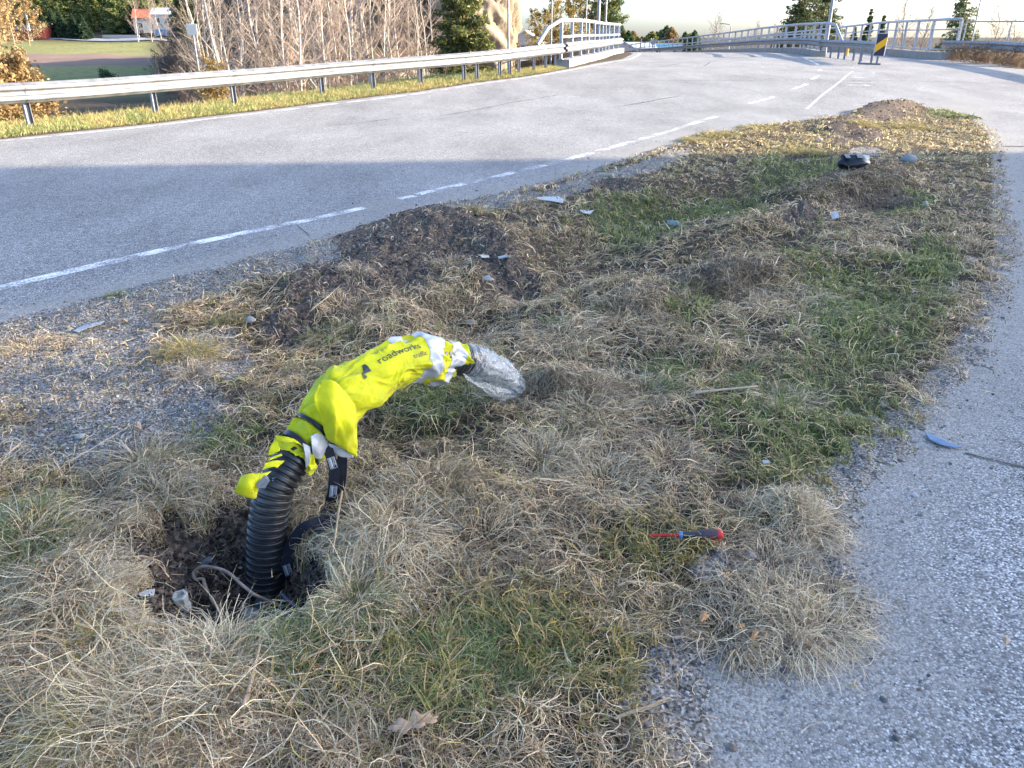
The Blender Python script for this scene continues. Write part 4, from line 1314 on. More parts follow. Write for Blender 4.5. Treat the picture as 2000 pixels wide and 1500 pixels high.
# --- plastic bag end
m, nt, b = mat_new("clear_plastic_film"); L = nt.links
b.inputs["Base Color"].default_value = (.40, .43, .45, 1); b.inputs["Roughness"].default_value = .13; b.inputs["Specular IOR Level"].default_value = .9
g = N(nt, "ShaderNodeNewGeometry"); n = N(nt, "ShaderNodeTexNoise"); n.inputs["Scale"].default_value = 30; n.inputs["Detail"].default_value = 5; n.inputs["Distortion"].default_value = 1.2
L.new(g.outputs["Position"], n.inputs["Vector"]); bp = N(nt, "ShaderNodeBump"); bp.inputs["Strength"].default_value = .9; bp.inputs["Distance"].default_value = .008
L.new(n.outputs["Fac"], bp.inputs["Height"]); L.new(bp.outputs[0], b.inputs["Normal"])
t = N(nt, "ShaderNodeBsdfTransparent"); x = N(nt, "ShaderNodeMixShader"); lw = N(nt, "ShaderNodeLayerWeight"); lw.inputs[0].default_value = .35
L.new(bp.outputs[0], lw.inputs["Normal"])
mr = N(nt, "ShaderNodeMapRange"); mr.inputs["To Min"].default_value = .22; mr.inputs["To Max"].default_value = .95; L.new(lw.outputs["Facing"], mr.inputs["Value"])
L.new(mr.outputs[0], x.inputs[0]); L.new(t.outputs[0], x.inputs[1]); L.new(b.outputs[0], x.inputs[2]); L.new(x.outputs[0], nt.nodes["Material Output"].inputs[0])
M['film'] = m
M['greyhose'] = mat_plain("grey_foam_sleeve", (.34, .34, .33), rough=.7, var=.2, scale=20)
bag = empty("plastic_bag", PP(960, 730), 0, "clear crinkled plastic bag taped over the drooping end of the pipe", "bag")
bpy.context.view_layer.update()
UB0, UB1 = U(898, 702), PLEN


def rbag(u, th):
    s = (u - UB0) / (UB1 - UB0)
    base = np.interp(s, [0, .08, .3, .55, .8, .93, 1], [.060, .061, .060, .056, .043, .026, .008])
    w = fbm(s * 6, th * 1.5 + 1, 1, 5, 3) - .5
    return base + .006 * ridge(3 * th + 6 * s + w * 6) * sstep(0, .15, s) + .005 * ridge(5 * th - 4 * s + w * 5) * sstep(0, .2, s) + .004 * ridge(30 * s + w * 9 + th) * sstep(0, .1, s)


def rhose(u, th):
    s = (u - UB0) / (UB1 - UB0)
    return np.interp(s, [0, .5, .8, .81], [.0525, .050, .030, .002]) - .002 * (ridge(u * 2 * math.pi / .026) > .6)


par(tube_grid(np.linspace(UB0 + .003, UB1, 140), np.linspace(0, 2 * math.pi, 121)[:-1], rbag, "bag_film", M['film'], None), bag)
par(tube_grid(np.linspace(UB0 - .02, UB0 + (UB1 - UB0) * .8, 120), TH[::2], rhose, "hose_end", M['greyhose'], None), bag)
patch("loose_film", [[(903, 728, .045), (935, 742, .05), (965, 752, .045), (1000, 762, .03)], [(912, 742, .05), (942, 758, .055), (968, 768, .05), (1008, 766, .03)],
                     [(925, 752, .045), (950, 768, .045), (972, 778, .04), (1022, 768, .02)], [(935, 757, .04), (958, 774, .035), (985, 783, .03), (1018, 774, .02)]], M['film'], bag, noise=.008, fold=.006, thick=0)
ring("tape_band", U(904, 703), .0595, .0075, .003, M['black'], bag, tilt=0, wob=.001)
ring("tape_band", U(917, 705), .0605, .0060, .003, M['black'], bag, tilt=.002, wob=.001)


# --- webbing strap with woven labels
def ribbon(name, pts, w, mat, parent, thick=.0025, twist=None, sub=12):
    pts = [np.array(p, float) for p in pts]
    E = [2 * pts[0] - pts[1]] + pts + [2 * pts[-1] - pts[-2]]; out = []
    for i in range(1, len(E) - 2):
        for k in range(sub):
            t = k / sub; a, b, c, d = E[i - 1:i + 3]
            out.append(.5 * ((2 * b) + (c - a) * t + (2 * a - 5 * b + 4 * c - d) * t * t + (3 * b - a - 3 * c + d) * t ** 3))
    out.append(pts[-1]); out = np.array(out)
    tg = np.gradient(out, axis=0); tg /= np.linalg.norm(tg, axis=1)[:, None]
    vd = CAMO - out; vd /= np.linalg.norm(vd, axis=1)[:, None]
    tw = np.interp(np.linspace(0, 1, len(out)), np.linspace(0, 1, len(twist)), twist) if twist else np.zeros(len(out))
    side = np.cross(tg, vd); side /= np.linalg.norm(side, axis=1)[:, None]; nn = np.cross(side, tg)
    s2 = side * np.cos(tw)[:, None] + nn * np.sin(tw)[:, None]; n2 = np.cross(s2, tg)
    hw = w / 2 if not hasattr(w, '__len__') else np.interp(np.linspace(0, 1, len(out)), np.linspace(0, 1, len(w)), w)[:, None] / 2
    A = out + s2 * hw; B = out - s2 * hw
    V = np.stack([A + n2 * thick / 2, B + n2 * thick / 2, B - n2 * thick / 2, A - n2 * thick / 2], 1).reshape(-1, 3)
    n = len(out); i = np.arange(n - 1)[:, None]; k = np.arange(4)[None, :]
    F = np.stack([i * 4 + k, i * 4 + (k + 1) % 4, (i + 1) * 4 + (k + 1) % 4, (i + 1) * 4 + k], -1).reshape(-1, 4)
    o = mesh_np(name, V, F, mat, smooth=False)
    if parent: par(o, parent)
    return out, s2, n2


strap = empty("webbing_strap", P(600, 1030), 0, "black webbing strap with white woven labels trailing from jacket into the hole", "strap")
bpy.context.view_layer.update()
S1 = [PP(648, 868, .07), PP(642, 878, .085), PP(648, 900, .09), PP(652, 915, .085), PP(652, 940, .08), PP(650, 965, .07), PP(643, 990, .06), G(636, 1012, .05), G(616, 1018, .06), G(598, 1026, .06), G(582, 1044, .06), G(568, 1072, .07), PP(560, 1105, .07), PP(572, 1130, .07), PP(590, 1155, .08), PP(605, 1180, .08)]
o1, sd1, nn1 = ribbon("strap_front", S1, [.022, .030, .030, .030, .034, .036, .032, .024, .022, .034, .040, .040, .036, .04, .04], M['strap'], strap)
S2 = [PP(670, 880, .05), PP(668, 900, .05), PP(666, 930, .05), PP(662, 960, .045), PP(660, 985, .04), G(655, 1012, .05), G(638, 1026, .05), G(616, 1034, .05)]
ribbon("strap_back", S2, [.020, .034, .036, .032, .030, .034, .024, .018], M['strap'], strap, thick=.006)
patch("grey_tab", [[(618, 1002, .07), (630, 1010, .07)], [(620, 1022, .065), (638, 1028, .065)]], M['lining'], strap, noise=.002)


def label_on(i0, length, flip=1, n="woven_label", sc=.9):
    """white framed two-line label lying on the strap"""
    i = i0; c = o1[i] + nn1[i] * .0022; tdir = o1[min(i + 4, len(o1) - 1)] - o1[max(i - 4, 0)]; tdir /= np.linalg.norm(tdir); sdir = sd1[i]; nd = nn1[i]
    if (nd @ (CAMO - c)) < 0: nd = -nd; c = o1[i] + nd * .0022
    X = tdir * flip; Y = np.cross(nd, X)
    h = .024 * sc; l = length
    mp = lambda x, y: c + X * x + Y * y + nd * .0012
    q = MB()
    def rect(x0, x1, y0, y1, e=0.0):
        q.quad(mp(x0, y0) + nd * e, mp(x1, y0) + nd * e, mp(x1, y1) + nd * e, mp(x0, y1) + nd * e)
    t = .0012
    rect(-l / 2, l / 2, h / 2 - t, h / 2); rect(-l / 2, l / 2, -h / 2, -h / 2 + t); rect(-l / 2, -l / 2 + t, -h / 2 + t, h / 2 - t); rect(l / 2 - t, l / 2, -h / 2 + t, h / 2 - t)
    rect(-l / 2 + .003, l / 2 - .003, -h / 2 + .003, -.0005)
    fr = par(q.build(n, M['white'], None), strap)
    text_obj("ENGEL", .013 * sc, M['white'], lambda x, y: mp(x - l / 2 + .003, y + .0018), "label_text", None)
    tx = [o for o in COL.objects if o.name.startswith("label_text") and o.parent is None][-1]; par(tx, strap)
    text_obj("WORKWEAR", .0085 * sc, M['print'], lambda x, y: mp(x - l / 2 + .004, y - .0092 * sc) + nd * .0006, "label_text", None)
    tx = [o for o in COL.objects if o.name.startswith("label_text") and o.parent is None][-1]; par(tx, strap)


label_on(12 * 2 + 2, .046, 1); label_on(12 * 4 + 9, .046, 1); label_on(12 * 12 + 3, .044, 1); label_on(12 * 14 + 6, .044, 1)

# --- earth wires
M['copper'] = mat_plain("old_copper_wire", (.36, .27, .20), rough=.55, metal=.3, var=.25, scale=30)
M['wire_grey'] = mat_plain("grey_wire", (.15, .16, .19), rough=.55, metal=.3)


def strand_wire(name, pts, r, mat, label, parent=None, strands=5, pitch=.045):
    pts = [np.array(p, float) for p in pts]; E = [2 * pts[0] - pts[1]] + pts + [2 * pts[-1] - pts[-2]]; out = []
    for i in range(1, len(E) - 2):
        for k in range(9):
            t = k / 9; a, b, c, d = E[i - 1:i + 3]
            out.append(.5 * ((2 * b) + (c - a) * t + (2 * a - 5 * b + 4 * c - d) * t * t + (3 * b - a - 3 * c + d) * t ** 3))
    out.append(pts[-1]); out = np.array(out); s = np.concatenate([[0], np.cumsum(np.linalg.norm(np.diff(out, axis=0), axis=1))])
    tg = np.gradient(out, axis=0); tg /= np.linalg.norm(tg, axis=1)[:, None]
    a = np.cross(tg, np.array([0.3, .1, 1.0])); a /= np.linalg.norm(a, axis=1)[:, None]; b = np.cross(tg, a)
    q = MB()
    for k in range(strands):
        w = 2 * math.pi * (k / strands + s / pitch)
        q.tube(out + (a * np.cos(w)[:, None] + b * np.sin(w)[:, None]) * r * .55, r * .55, 5)
    o = q.build(name, mat, None, smooth=True)
    return tag(o, label, "wire", "earth wires at the foot of the pipe")


def hp(L, k=.35):
    out = []
    for a, b, c in L:
        g0 = G(a, b, .012); g1 = P(a, b, z=c)
        out.append(g1 if g1[2] > g0[2] else g0)
    return out


strand_wire("earth_wire", hp([(545, 1182, -.12), (520, 1172, -.09), (495, 1160, -.06), (470, 1140, -.045), (445, 1118, -.04), (420, 1109, -.04), (395, 1107, -.05), (379, 1117, -.07), (381, 1131, -.085), (396, 1131, -.08), (400, 1142, -.085), (412, 1168, -.12), (428, 1192, -.15), (446, 1224, -.19)]), .0050, M['copper'], "long looped copper earth wire curling over the dark soil left of pipe")
strand_wire("earth_wire", hp([(505, 1235, -.2), (515, 1212, -.16), (530, 1199, -.12), (548, 1195, -.10), (562, 1202, -.12), (573, 1216, -.17)]), .006, M['wire_grey'], "short grey earth wire arched in front of the pipe foot")
strand_wire("earth_wire", hp([(550, 1160, -.12), (565, 1175, -.13), (580, 1186, -.14), (592, 1196, -.16)]), .0055, M['wire_grey'], "straight grey earth wire leaving the pipe foot to the right")
strand_wire("earth_wire", hp([(572, 1212, -.15), (582, 1200, -.11), (598, 1190, -.09), (615, 1190, -.10), (628, 1198, -.12)]), .006, M['copper'], "brown earth wire passing under the grass right of the pipe foot")

# --- white hexagonal cable gland
M['gland'] = mat_plain("pale_plastic_gland", (.46, .47, .42), rough=.5, var=.1, scale=20)
gp = G(362, 1190, .0); g_ = empty("cable_gland", gp, .3, "pale double hexagonal cable gland standing on soil left of the looped wire", "cable gland")
g_.rotation_euler = (.12, -.12, .3)


def hexring(mb, z0, z1, r0, r1, hole=None, n=6):
    a = [(math.cos(k * 2 * math.pi / n), math.sin(k * 2 * math.pi / n)) for k in range(n)]
    c = .0025
    prof = [(r0 - c, z0), (r0, z0 + c), (r1, z1 - c), (r1 - c, z1)]
    if hole: prof += [(hole, z1), (hole * .93, z1 - .012), (0.0002, z1 - .012)]
    else: prof += [(.0002, z1)]
    prof = [(.0002, z0)] + prof
    V = [(x * r, y * r, z) for r, z in prof for x, y in a]; F = [(i * n + k, i * n + (k + 1) % n, (i + 1) * n + (k + 1) % n, (i + 1) * n + k) for i in range(len(prof) - 1) for k in range(n)]
    mb.add(V, F)


q = MB(); hexring(q, 0, .026, .018, .021); q.build("lower_nut", M['gland'], g_)
q = MB().cyl((0, 0, .026), (0, 0, .032), .013, n=20); q.build("neck", M['gland'], g_, smooth=True, auto=40)
q = MB(); hexring(q, .032, .060, .020, .024, hole=.016); q.build("upper_nut", M['gland'], g_)

# --- screwdriver
tipp = G(1262, 1046, .034); endp = G(1412, 1043, .046)
dv = endp - tipp; Ls = float(np.linalg.norm(dv))
scd = empty("screwdriver", tipp, 0, "red shafted screwdriver with black dotted grip lying on the grass", "screwdriver")
scd.rotation_euler = Vector([float(a) for a in dv]).to_track_quat('X', 'Z').to_euler()
M['red'] = mat_plain("red_plastic", (.55, .03, .025), rough=.4, var=.08)
M['grip'] = mat_plain("dark_rubber_grip", (.045, .05, .06), rough=.65, var=.1)
M['blue'] = mat_plain("blue_collar", (.07, .20, .50), rough=.4)
M['tipm'] = mat_plain("dark_steel_tip", (.10, .10, .11), rough=.35, metal=.8)


def lathe(prof, n=28, sq=0.0):
    q = MB(); V = []; F = []
    for x, r in prof:
        for k in range(n):
            w = 2 * math.pi * k / n; rr = r * (1 + sq * math.cos(3 * w)); V.append((x, rr * math.cos(w), rr * math.sin(w)))
    for i in range(len(prof) - 1):
        for k in range(n): F.append((i * n + k, i * n + (k + 1) % n, (i + 1) * n + (k + 1) % n, (i + 1) * n + k))
    F.append(tuple(range(n))[::-1]); F.append(tuple((len(prof) - 1) * n + k for k in range(n)))
    return q.add(V, F)


def fx(px): return (px - 1262) / 150.0 * Ls
q = MB(); q.add([(0, -.0028, -.0005), (0, .0028, -.0005), (0, .0028, .0005), (0, -.0028, .0005), (fx(1272), -.0022, -.0022), (fx(1272), .0022, -.0022), (fx(1272), .0022, .0022), (fx(1272), -.0022, .0022)],
                [(0, 1, 2, 3), (4, 7, 6, 5), (0, 4, 5, 1), (1, 5, 6, 2), (2, 6, 7, 3), (3, 7, 4, 0)]); q.build("tip", M['tipm'], scd)
lathe([(fx(1268), .0036), (fx(1270), .0042), (fx(1326), .0050), (fx(1328), .0058)], 20).build("shaft_sleeve", M['red'], scd, smooth=True, auto=40)
lathe([(fx(1326), .0075), (fx(1327), .0105), (fx(1329), .0112), (fx(1332), .0112), (fx(1333), .0100)], 28).build("collar", M['blue'], scd, smooth=True, auto=40)
lathe([(fx(1332), .0095), (fx(1336), .0100), (fx(1345), .0098), (fx(1352), .0098), (fx(1362), .0115), (fx(1372), .0148), (fx(1382), .0163), (fx(1394), .0160), (fx(1402), .0150)], 36, .03).build("grip", M['grip'], scd, smooth=True, auto=40)
lathe([(fx(1401), .0152), (fx(1405), .0152), (fx(1409), .0135), (fx(1411.5), .009), (fx(1412), .002)], 36, .02).build("end_cap", M['red'], scd, smooth=True, auto=50)
q = MB()
for ix in range(6):
    for k in range(12):
        w = 2 * math.pi * (k + .5 * (ix % 2)) / 12; x = fx(1376 + ix * 4.6); r = np.interp(x, [fx(1372), fx(1382), fx(1394), fx(1402)], [.0148, .0163, .0160, .0150]) * (1 + .03 * math.cos(3 * w)) + .0003
        c = Vector((x, r * math.cos(w), r * math.sin(w))); n_ = Vector((0, math.cos(w), math.sin(w))); a = Vector((1, 0, 0)); b2 = n_.cross(a)
        q.add([c + (a * math.cos(t) + b2 * math.sin(t)) * .0013 + n_ * .0004 for t in [j * math.pi / 3 for j in range(6)]] , [tuple(range(6))])
q.build("grip_dots", M['red'], scd)
q = MB(); q.add([(fx(1370), -.0145, -.004), (fx(1402), -.0158, -.004), (fx(1402), -.013, -.010), (fx(1374), -.012, -.009)], [(0, 1, 2, 3)]); q.build("grip_side_panel", M['red'], scd)


# --- stones
def stone_mesh(w, d, h, seed, name, mat, sub=3):
    import bmesh
    bm = bmesh.new(); bmesh.ops.create_icosphere(bm, subdivisions=sub, radius=1)
    rr = np.random.default_rng(seed); ax = rr.normal(0, 1, (9, 3)); ax /= np.linalg.norm(ax, axis=1)[:, None]; cut = rr.uniform(.62, .95, 9)
    for v in bm.verts:
        p = np.array(v.co)
        for a, c in zip(ax, cut):
            e = p @ a - c
            if e > 0: p = p - a * e * .9
        p = p * (1 + .04 * math.sin(7 * p[0] + seed) * math.cos(6 * p[1]))
        v.co = (p[0] * w / 2, p[1] * d / 2, p[2] * h / 2)
    me = bpy.data.meshes.new(name); bm.to_mesh(me); bm.free(); me.materials.append(mat)
    me.polygons.foreach_set("use_smooth", np.ones(len(me.polygons), bool))
    try: me.set_sharp_from_angle(angle=math.radians(28))
    except Exception: pass
    o = bpy.data.objects.new(name, me); COL.objects.link(o); return o


M['st_grey'] = mat_plain("grey_stone", (.22, .24, .24), rough=.85, var=.25, scale=25, bump=.4, bscale=80, coord='Generated')
M['st_pale'] = mat_plain("pale_stone", (.38, .37, .34), rough=.85, var=.15, scale=12, bump=.3, bscale=60, coord='Generated')
M['st_tan'] = mat_plain("tan_stone", (.36, .28, .20), rough=.9, var=.2, scale=12, bump=.4, bscale=60, coord='Generated')
for k, (px, py, wp, hpx, mt, lb, z) in enumerate([
        (404, 1097, 27, 13, 'st_grey', "flat grey stone on the soil above the looped earth wire", -.06), (612, 1180, 26, 15, 'st_grey', "rounded grey green stone beside the lowest strap label", -.11),
        (436, 1252, 40, 22, 'st_grey', "grey stone half sunk at the near edge of the hole", -.09), (486, 1212, 52, 46, 'st_grey', "big dark grey stone against the conduit in the hole", -.24),
        (491, 626, 26, 18, 'st_pale', "white angular stone beside the dark soil near the road", None), (270, 836, 20, 26, 'st_tan', "upright tan stone with a straw blade leaning on it", None),
        (156, 854, 18, 14, 'st_pale', "small pale stone in the shaded gravel at the left", None), (246, 884, 24, 14, 'st_grey', "grey stone in shaded gravel under the tan stone", None), (308, 846, 14, 10, 'st_pale', "small pale stone right of the upright tan stone", None),
        (1773, 314, 36, 22, 'st_grey', "round grey boulder in grass under the sunny strip", None), (950, 546, 34, 18, 'st_pale', "pale stone among grass tufts behind the jacket", None),
        (922, 632, 26, 14, 'st_tan', "tan flat stone in dead grass behind the plastic bag", None), (1466, 1086, 24, 14, 'st_pale', "pale chip on dark soil below the screwdriver handle", None),
        (738, 588, 10, 8, 'st_tan', "small tan stone in the middle of the dark soil", None), (812, 450, 9, 8, 'st_pale', "small pale stone on the crest of the soil mound", None), (974, 670, 12, 10, 'st_tan', "tan pebble in grass above the plastic bag", None),
        (1190, 690, 9, 7, 'st_pale', "tiny pale stone right of the bag in dead grass", None), (655, 1098, 8, 7, 'st_tan', "tan pebble at the grassy lip right of the hole", None), (1808, 400, 14, 14, 'st_pale', "pale stone at the right end of far torn sod", None),
        (1600, 275, 14, 10, 'st_pale', "pale stone in the golden grass left of sods", None), (345, 858, 12, 8, 'st_grey', "small grey stone left of the jacket in dark grass", None), (38, 1010, 14, 9, 'st_tan', "tan stone by the green tuft at left edge", None)]):
    c = G(px, py, .008)
    dep = c[1] * CP - (c[2] - CAM_H) * SP
    w = wp / FPX * dep; h = hpx / FPX * dep * .9
    o = stone_mesh(w, w * R.uniform(.7, .95), h, 50 + k, "stone", M[mt]); o.location = [float(a) for a in (c + np.array([0, 0, h * .12]))]; o.rotation_euler = (R.uniform(-.2, .2), R.uniform(-.2, .2), R.uniform(0, 6))
    tag(o, lb, "stone", "loose stones on the verge")


# --- litter, sticks and leaves
def shard(name, pts, dz, thick, mat, label, cat, curve=0.0, group=None, noise=0.0):
    """thin curved piece with the outline pts lying on the ground"""
    P3 = [G(a, b, dz + (c[0] if c else 0)) for a, b, *c in pts]
    c0 = np.mean(P3, 0); n = len(P3)
    P3 = [p + np.array([0, 0, R.uniform(-noise, noise)]) for p in P3]
    ce = c0 + np.array([0, 0, curve]); V = P3 + [ce]; F = [(i, (i + 1) % n, n) for i in range(n)]
    V2 = [v - np.array([0, 0, thick]) for v in V]; m_ = len(V)
    q = MB(); q.add(V + V2, F + [(b + m_, a + m_, c + m_) for a, b, c in F] + [(i, i + m_, (i + 1) % n + m_, (i + 1) % n) for i in range(n)])
    o = q.build(name, mat, None); return tag(o, label, cat, group)


M['shardp'] = mat_plain("blue_grey_plastic", (.16, .22, .31), rough=.35)
M['shardw'] = mat_plain("pale_grey_plastic", (.26, .29, .33), rough=.4)
M['wood'] = mat_plain("dry_stick_wood", (.40, .28, .17), rough=.85, var=.2, scale=60)
M['wood_pale'] = mat_plain("bleached_stick_wood", (.40, .34, .25), rough=.85, var=.15, scale=60)
M['leaf'] = mat_plain("dry_oak_leaf", (.44, .29, .18), rough=.8, var=.15, scale=70, bump=.2)
M['leafo'] = mat_plain("orange_leaf", (.55, .27, .11), rough=.7, var=.2, scale=60)
M['litter'] = mat_plain("white_litter", (.36, .38, .38), rough=.45)
shard("plastic_shard", [(1806, 842), (1820, 848), (1845, 858), (1868, 868), (1880, 873), (1862, 873), (1838, 868), (1816, 858)], .012, .003, M['shardp'], "curved blue grey plastic shard at the grass edge on the footpath", "plastic shard", curve=.006)
shard("plastic_shard", [(142, 646), (165, 633), (205, 626), (196, 633), (172, 640), (152, 648)], .015, .003, M['shardw'], "pale blue curved plastic shard on the sunny gravel at left", "plastic shard", curve=.006)
shard("plastic_plate", [(1048, 385), (1090, 383), (1104, 390), (1098, 396), (1075, 392), (1050, 389)], .03, .004, M['litter'], "bent pale plastic plate on gravel by the road edge", "litter")
shard("plastic_scrap", [(938, 497), (955, 498), (956, 503), (940, 502)], .03, .003, M['litter'], "small white plastic strip on the dark soil mound, left one", "litter", group="white strips on the mound")
shard("plastic_scrap", [(972, 501), (990, 497), (995, 500), (975, 505)], .03, .003, M['litter'], "curved white plastic strip on the soil mound, right one", "litter", group="white strips on the mound")
shard("plastic_bottle_piece", [(1302, 429), (1326, 431), (1328, 438), (1303, 436)], .03, .012, M['litter'], "flattened clear bottle piece in the green ditch grass", "litter")
shard("paper_scrap", [(1130, 409), (1148, 412), (1160, 410), (1152, 418), (1140, 416)], .025, .003, M['litter'], "blue white paper scrap among grass beyond the mound", "litter")
shard("plastic_scrap", [(1488, 899), (1500, 898), (1505, 903), (1492, 906)], .03, .003, M['litter'], "tiny white cap in green grass near the footpath", "litter")
shard("plastic_scrap", [(104, 1425), (110, 1408), (122, 1405), (130, 1412), (126, 1428), (112, 1433)], .035, .004, M['shardw'], "crumpled whitish plastic scrap in the near left straw", "litter", curve=.01)
shard("plastic_film_scrap", [(265, 1160), (285, 1152), (303, 1150), (300, 1160), (282, 1166)], .02, .002, M['litter'], "torn clear film scrap at the left lip of the hole", "litter", noise=.006)
shard("foam_scrap", [(1672, 306), (1688, 305), (1697, 301), (1699, 306), (1690, 312), (1676, 311)], .05, .02, M['litter'], "knobbly white foam scrap beside the black bag", "litter", curve=.02, noise=.01)
shard("paper_scrap", [(1622, 418), (1634, 412), (1640, 422), (1626, 428)], .04, .006, M['litter'], "dirty white paper scrap left of the far torn sod", "litter")
q = MB(); a, b_ = G(1171, 342, .03), G(1198, 342, .03); q.cyl(a, b_, .018, n=14); tag(q.build("tube_scrap", M['wood_pale'], None, smooth=True, auto=40), "short beige cardboard tube on the gravel near the road", "litter")
# black crumpled bag
q = stone_mesh(.36, .20, .16, 5, "rubbish_bag", M['black']); c = G(1664, 318, .06); q.location = [float(v) for v in c]; tag(q, "crumpled black rubbish bag with silver stripe in the grass", "rubbish bag")
me = q.data
for v in me.vertices: v.co *= 1 + .16 * (vnoise(np.array(v.co.x * 30 + 5), np.array(v.co.y * 30 + v.co.z * 22), 1, 1) - .5) * 2
sb = MB()
for a0, a1 in ((-.10, -.05), (.02, .08)):
    L_ = []
    for k in range(13):
        w = math.pi * (k / 12) ; L_.append((a0, math.cos(w) * .098, math.sin(w) * .082)); L_.append((a1, math.cos(w) * .098, math.sin(w) * .082))
    sb.add(L_, [(2 * k, 2 * k + 1, 2 * k + 3, 2 * k + 2) for k in range(2, 9)])
sb.build("silver_stripe", M['st_grey'], q)


def stick(pts, r, mat, label, dz=.02, name="stick", tap=.5):
    P3 = [G(a, b, dz) for a, b in pts]
    out = []
    for a, b in zip(P3[:-1], P3[1:]):
        for k in range(4): out.append(a + (b - a) * k / 4 + np.array([0, 0, R.uniform(-.001, .001)]))
    out.append(P3[-1]); n = len(out)
    q = MB().tube(out, [r * (1 - (1 - tap) * i / (n - 1)) for i in range(n)], 8)
    return tag(q.build(name, mat, None, smooth=True), label, "stick", "sticks and stems on the verge")


stick([(1200, 1404), (1225, 1394), (1262, 1382), (1290, 1369), (1306, 1363)], .0045, M['wood'], "thick tan stick lying on near grass beside the footpath", .03)
stick([(1350, 768), (1400, 762), (1480, 754)], .007, M['wood_pale'], "long bleached stick right of the dark heather tuft", .05)
stick([(473, 1385), (488, 1340), (500, 1290), (508, 1258)], .006, M['wood'], "brown bent twig standing in straw below the hole", .06)
stick([(505, 592), (530, 562), (556, 532)], .003, M['wood_pale'], "straight straw stem on the gravel beside the dark soil", .03)
stick([(130, 905), (190, 870), (265, 825)], .003, M['wood_pale'], "thin straw stem leading to the upright tan stone", .03)
stick([(0, 905), (25, 888), (50, 870)], .003, M['wood_pale'], "short straw stem at the left edge of shaded gravel", .03)
stick([(760, 1203), (775, 1228), (790, 1252)], .003, M['wood'], "orange brown stem in the grass right of the hole", .06)
stick([(605, 608), (640, 580), (664, 558)], .003, M['wood_pale'], "straw stem crossing the middle of the dark soil", .04)
stick([(1560, 1432), (1580, 1418), (1604, 1410)], .002, M['wood_pale'], "small pale stem lying on the footpath grit", .01)
stick([(1630, 1422), (1640, 1410)], .002, M['wood_pale'], "shortest pale stem lying on the footpath", .01)
stick([(1285, 730), (1298, 722)], .0025, M['wood_pale'], "short pale stem by the dark tuft beyond the bag", .05)
stick([(590, 1290), (660, 1255), (650, 1265)], .002, M['wood'], "curved thin stem in grass just below the hole", .07)
stick([(668, 960), (661, 1000), (655, 1045), (650, 1080)], .004, M['wood'], "upright brown stem standing in front of the strap", .09)

# oak leaf with lobes
lc = G(808, 1414, .05); lobes = []
for k in range(44):
    t = k / 44 * 2 * math.pi; rx = .052 * (1 + .10 * math.sin(9 * t)); ry = .017 * (1 + .45 * math.sin(9 * t + 1.2)); lobes.append((math.cos(t) * rx, math.sin(t) * ry))
q = MB(); V = []; n = len(lobes)
for sc in (1, .66, .33): V += [(x * sc, y * sc, .010 * sc * abs(y) / .02 + .004 * math.sin(x * 90) * sc) for x, y in lobes]
V.append((0, 0, 0)); F = []
for a in range(2):
    for k in range(n): F.append((a * n + k, a * n + (k + 1) % n, (a + 1) * n + (k + 1) % n, (a + 1) * n + k))
F += [(2 * n + k, 2 * n + (k + 1) % n, 3 * n) for k in range(n)]
q.add(V, F); lf_ = q.build("oak_leaf", M['leaf'], None, smooth=True); lf_.location = [float(v) for v in lc]; lf_.rotation_euler = (.15, -.1, .28)
md = lf_.modifiers.new("thickness", 'SOLIDIFY'); md.thickness = .0008
tag(lf_, "dry lobed oak leaf lying on the near grass", "leaf")
q = MB().tube([(.045, 0, .003), (.06, .004, .006), (.072, .006, .004)], .0012, 6); q.build("leaf_stalk", M['wood'], lf_)
for pts, mt, lb in (([(1366, 1206), (1368, 1196), (1375, 1193), (1380, 1198), (1388, 1200), (1380, 1208), (1370, 1213)], 'leafo', "torn orange leaf piece on dark soil in the sod"), ([(1433, 1222), (1442, 1217), (1454, 1221), (1455, 1226), (1440, 1226)], 'leafo', "folded brown leaf in the sod right of the torn one"),
                    ([(1465, 1247), (1470, 1236), (1481, 1232), (1480, 1240), (1472, 1250)], 'leafo', "reddish leaf lowest in the sod by the footpath"), ([(690, 1138), (692, 1110), (698, 1104), (700, 1120), (698, 1140)], 'leaf', "pale upright grass leaf on the right lip of hole"),
                    ([(1958, 1245), (1966, 1240), (1972, 1252), (1964, 1262)], 'leaf', "small brown leaf on the asphalt at the right edge")):
    shard("dry_leaf", pts, .035 if px < 9999 else 0, .001, M[mt], lb, "leaf", curve=.006, group="dry leaves on the verge", noise=.003)

# ---------------------------------------------------------------- guardrails, railings, marker board, poles
WB = [(0, 0), (.018, .012), (.03, .03), (.075, .05), (.08, .06), (.08, .095), (.075, .105), (.028, .128), (.022, .14), (.022, .17), (.028, .182), (.075, .205), (.08, .215), (.08, .25), (.075, .26), (.03, .28), (.018, .298), (0, .31)]


def wprof(t=.004, flip=1):
    a = [(u * flip, v) for u, v in WB]; b = [(u * flip - t * flip, v) for u, v in WB][::-1]; return a + b


def resample(pts, step):
    pts = np.array(pts, float); out = [pts[0]]
    s = np.concatenate([[0], np.cumsum(np.linalg.norm(np.diff(pts, axis=0), axis=1))])
    n = int(s[-1] / step); u = np.arange(n + 1) * step
    return np.stack([np.interp(u, s, pts[:, i]) for i in range(pts.shape[1])], 1)


def smooth_path(pts, step=.5, it=12):
    r = resample(pts, step)
    for _ in range(it): r[1:-1] = (r[:-2] + 2 * r[1:-1] + r[2:]) / 4
    return r


def surf(p): return zr(p[1])


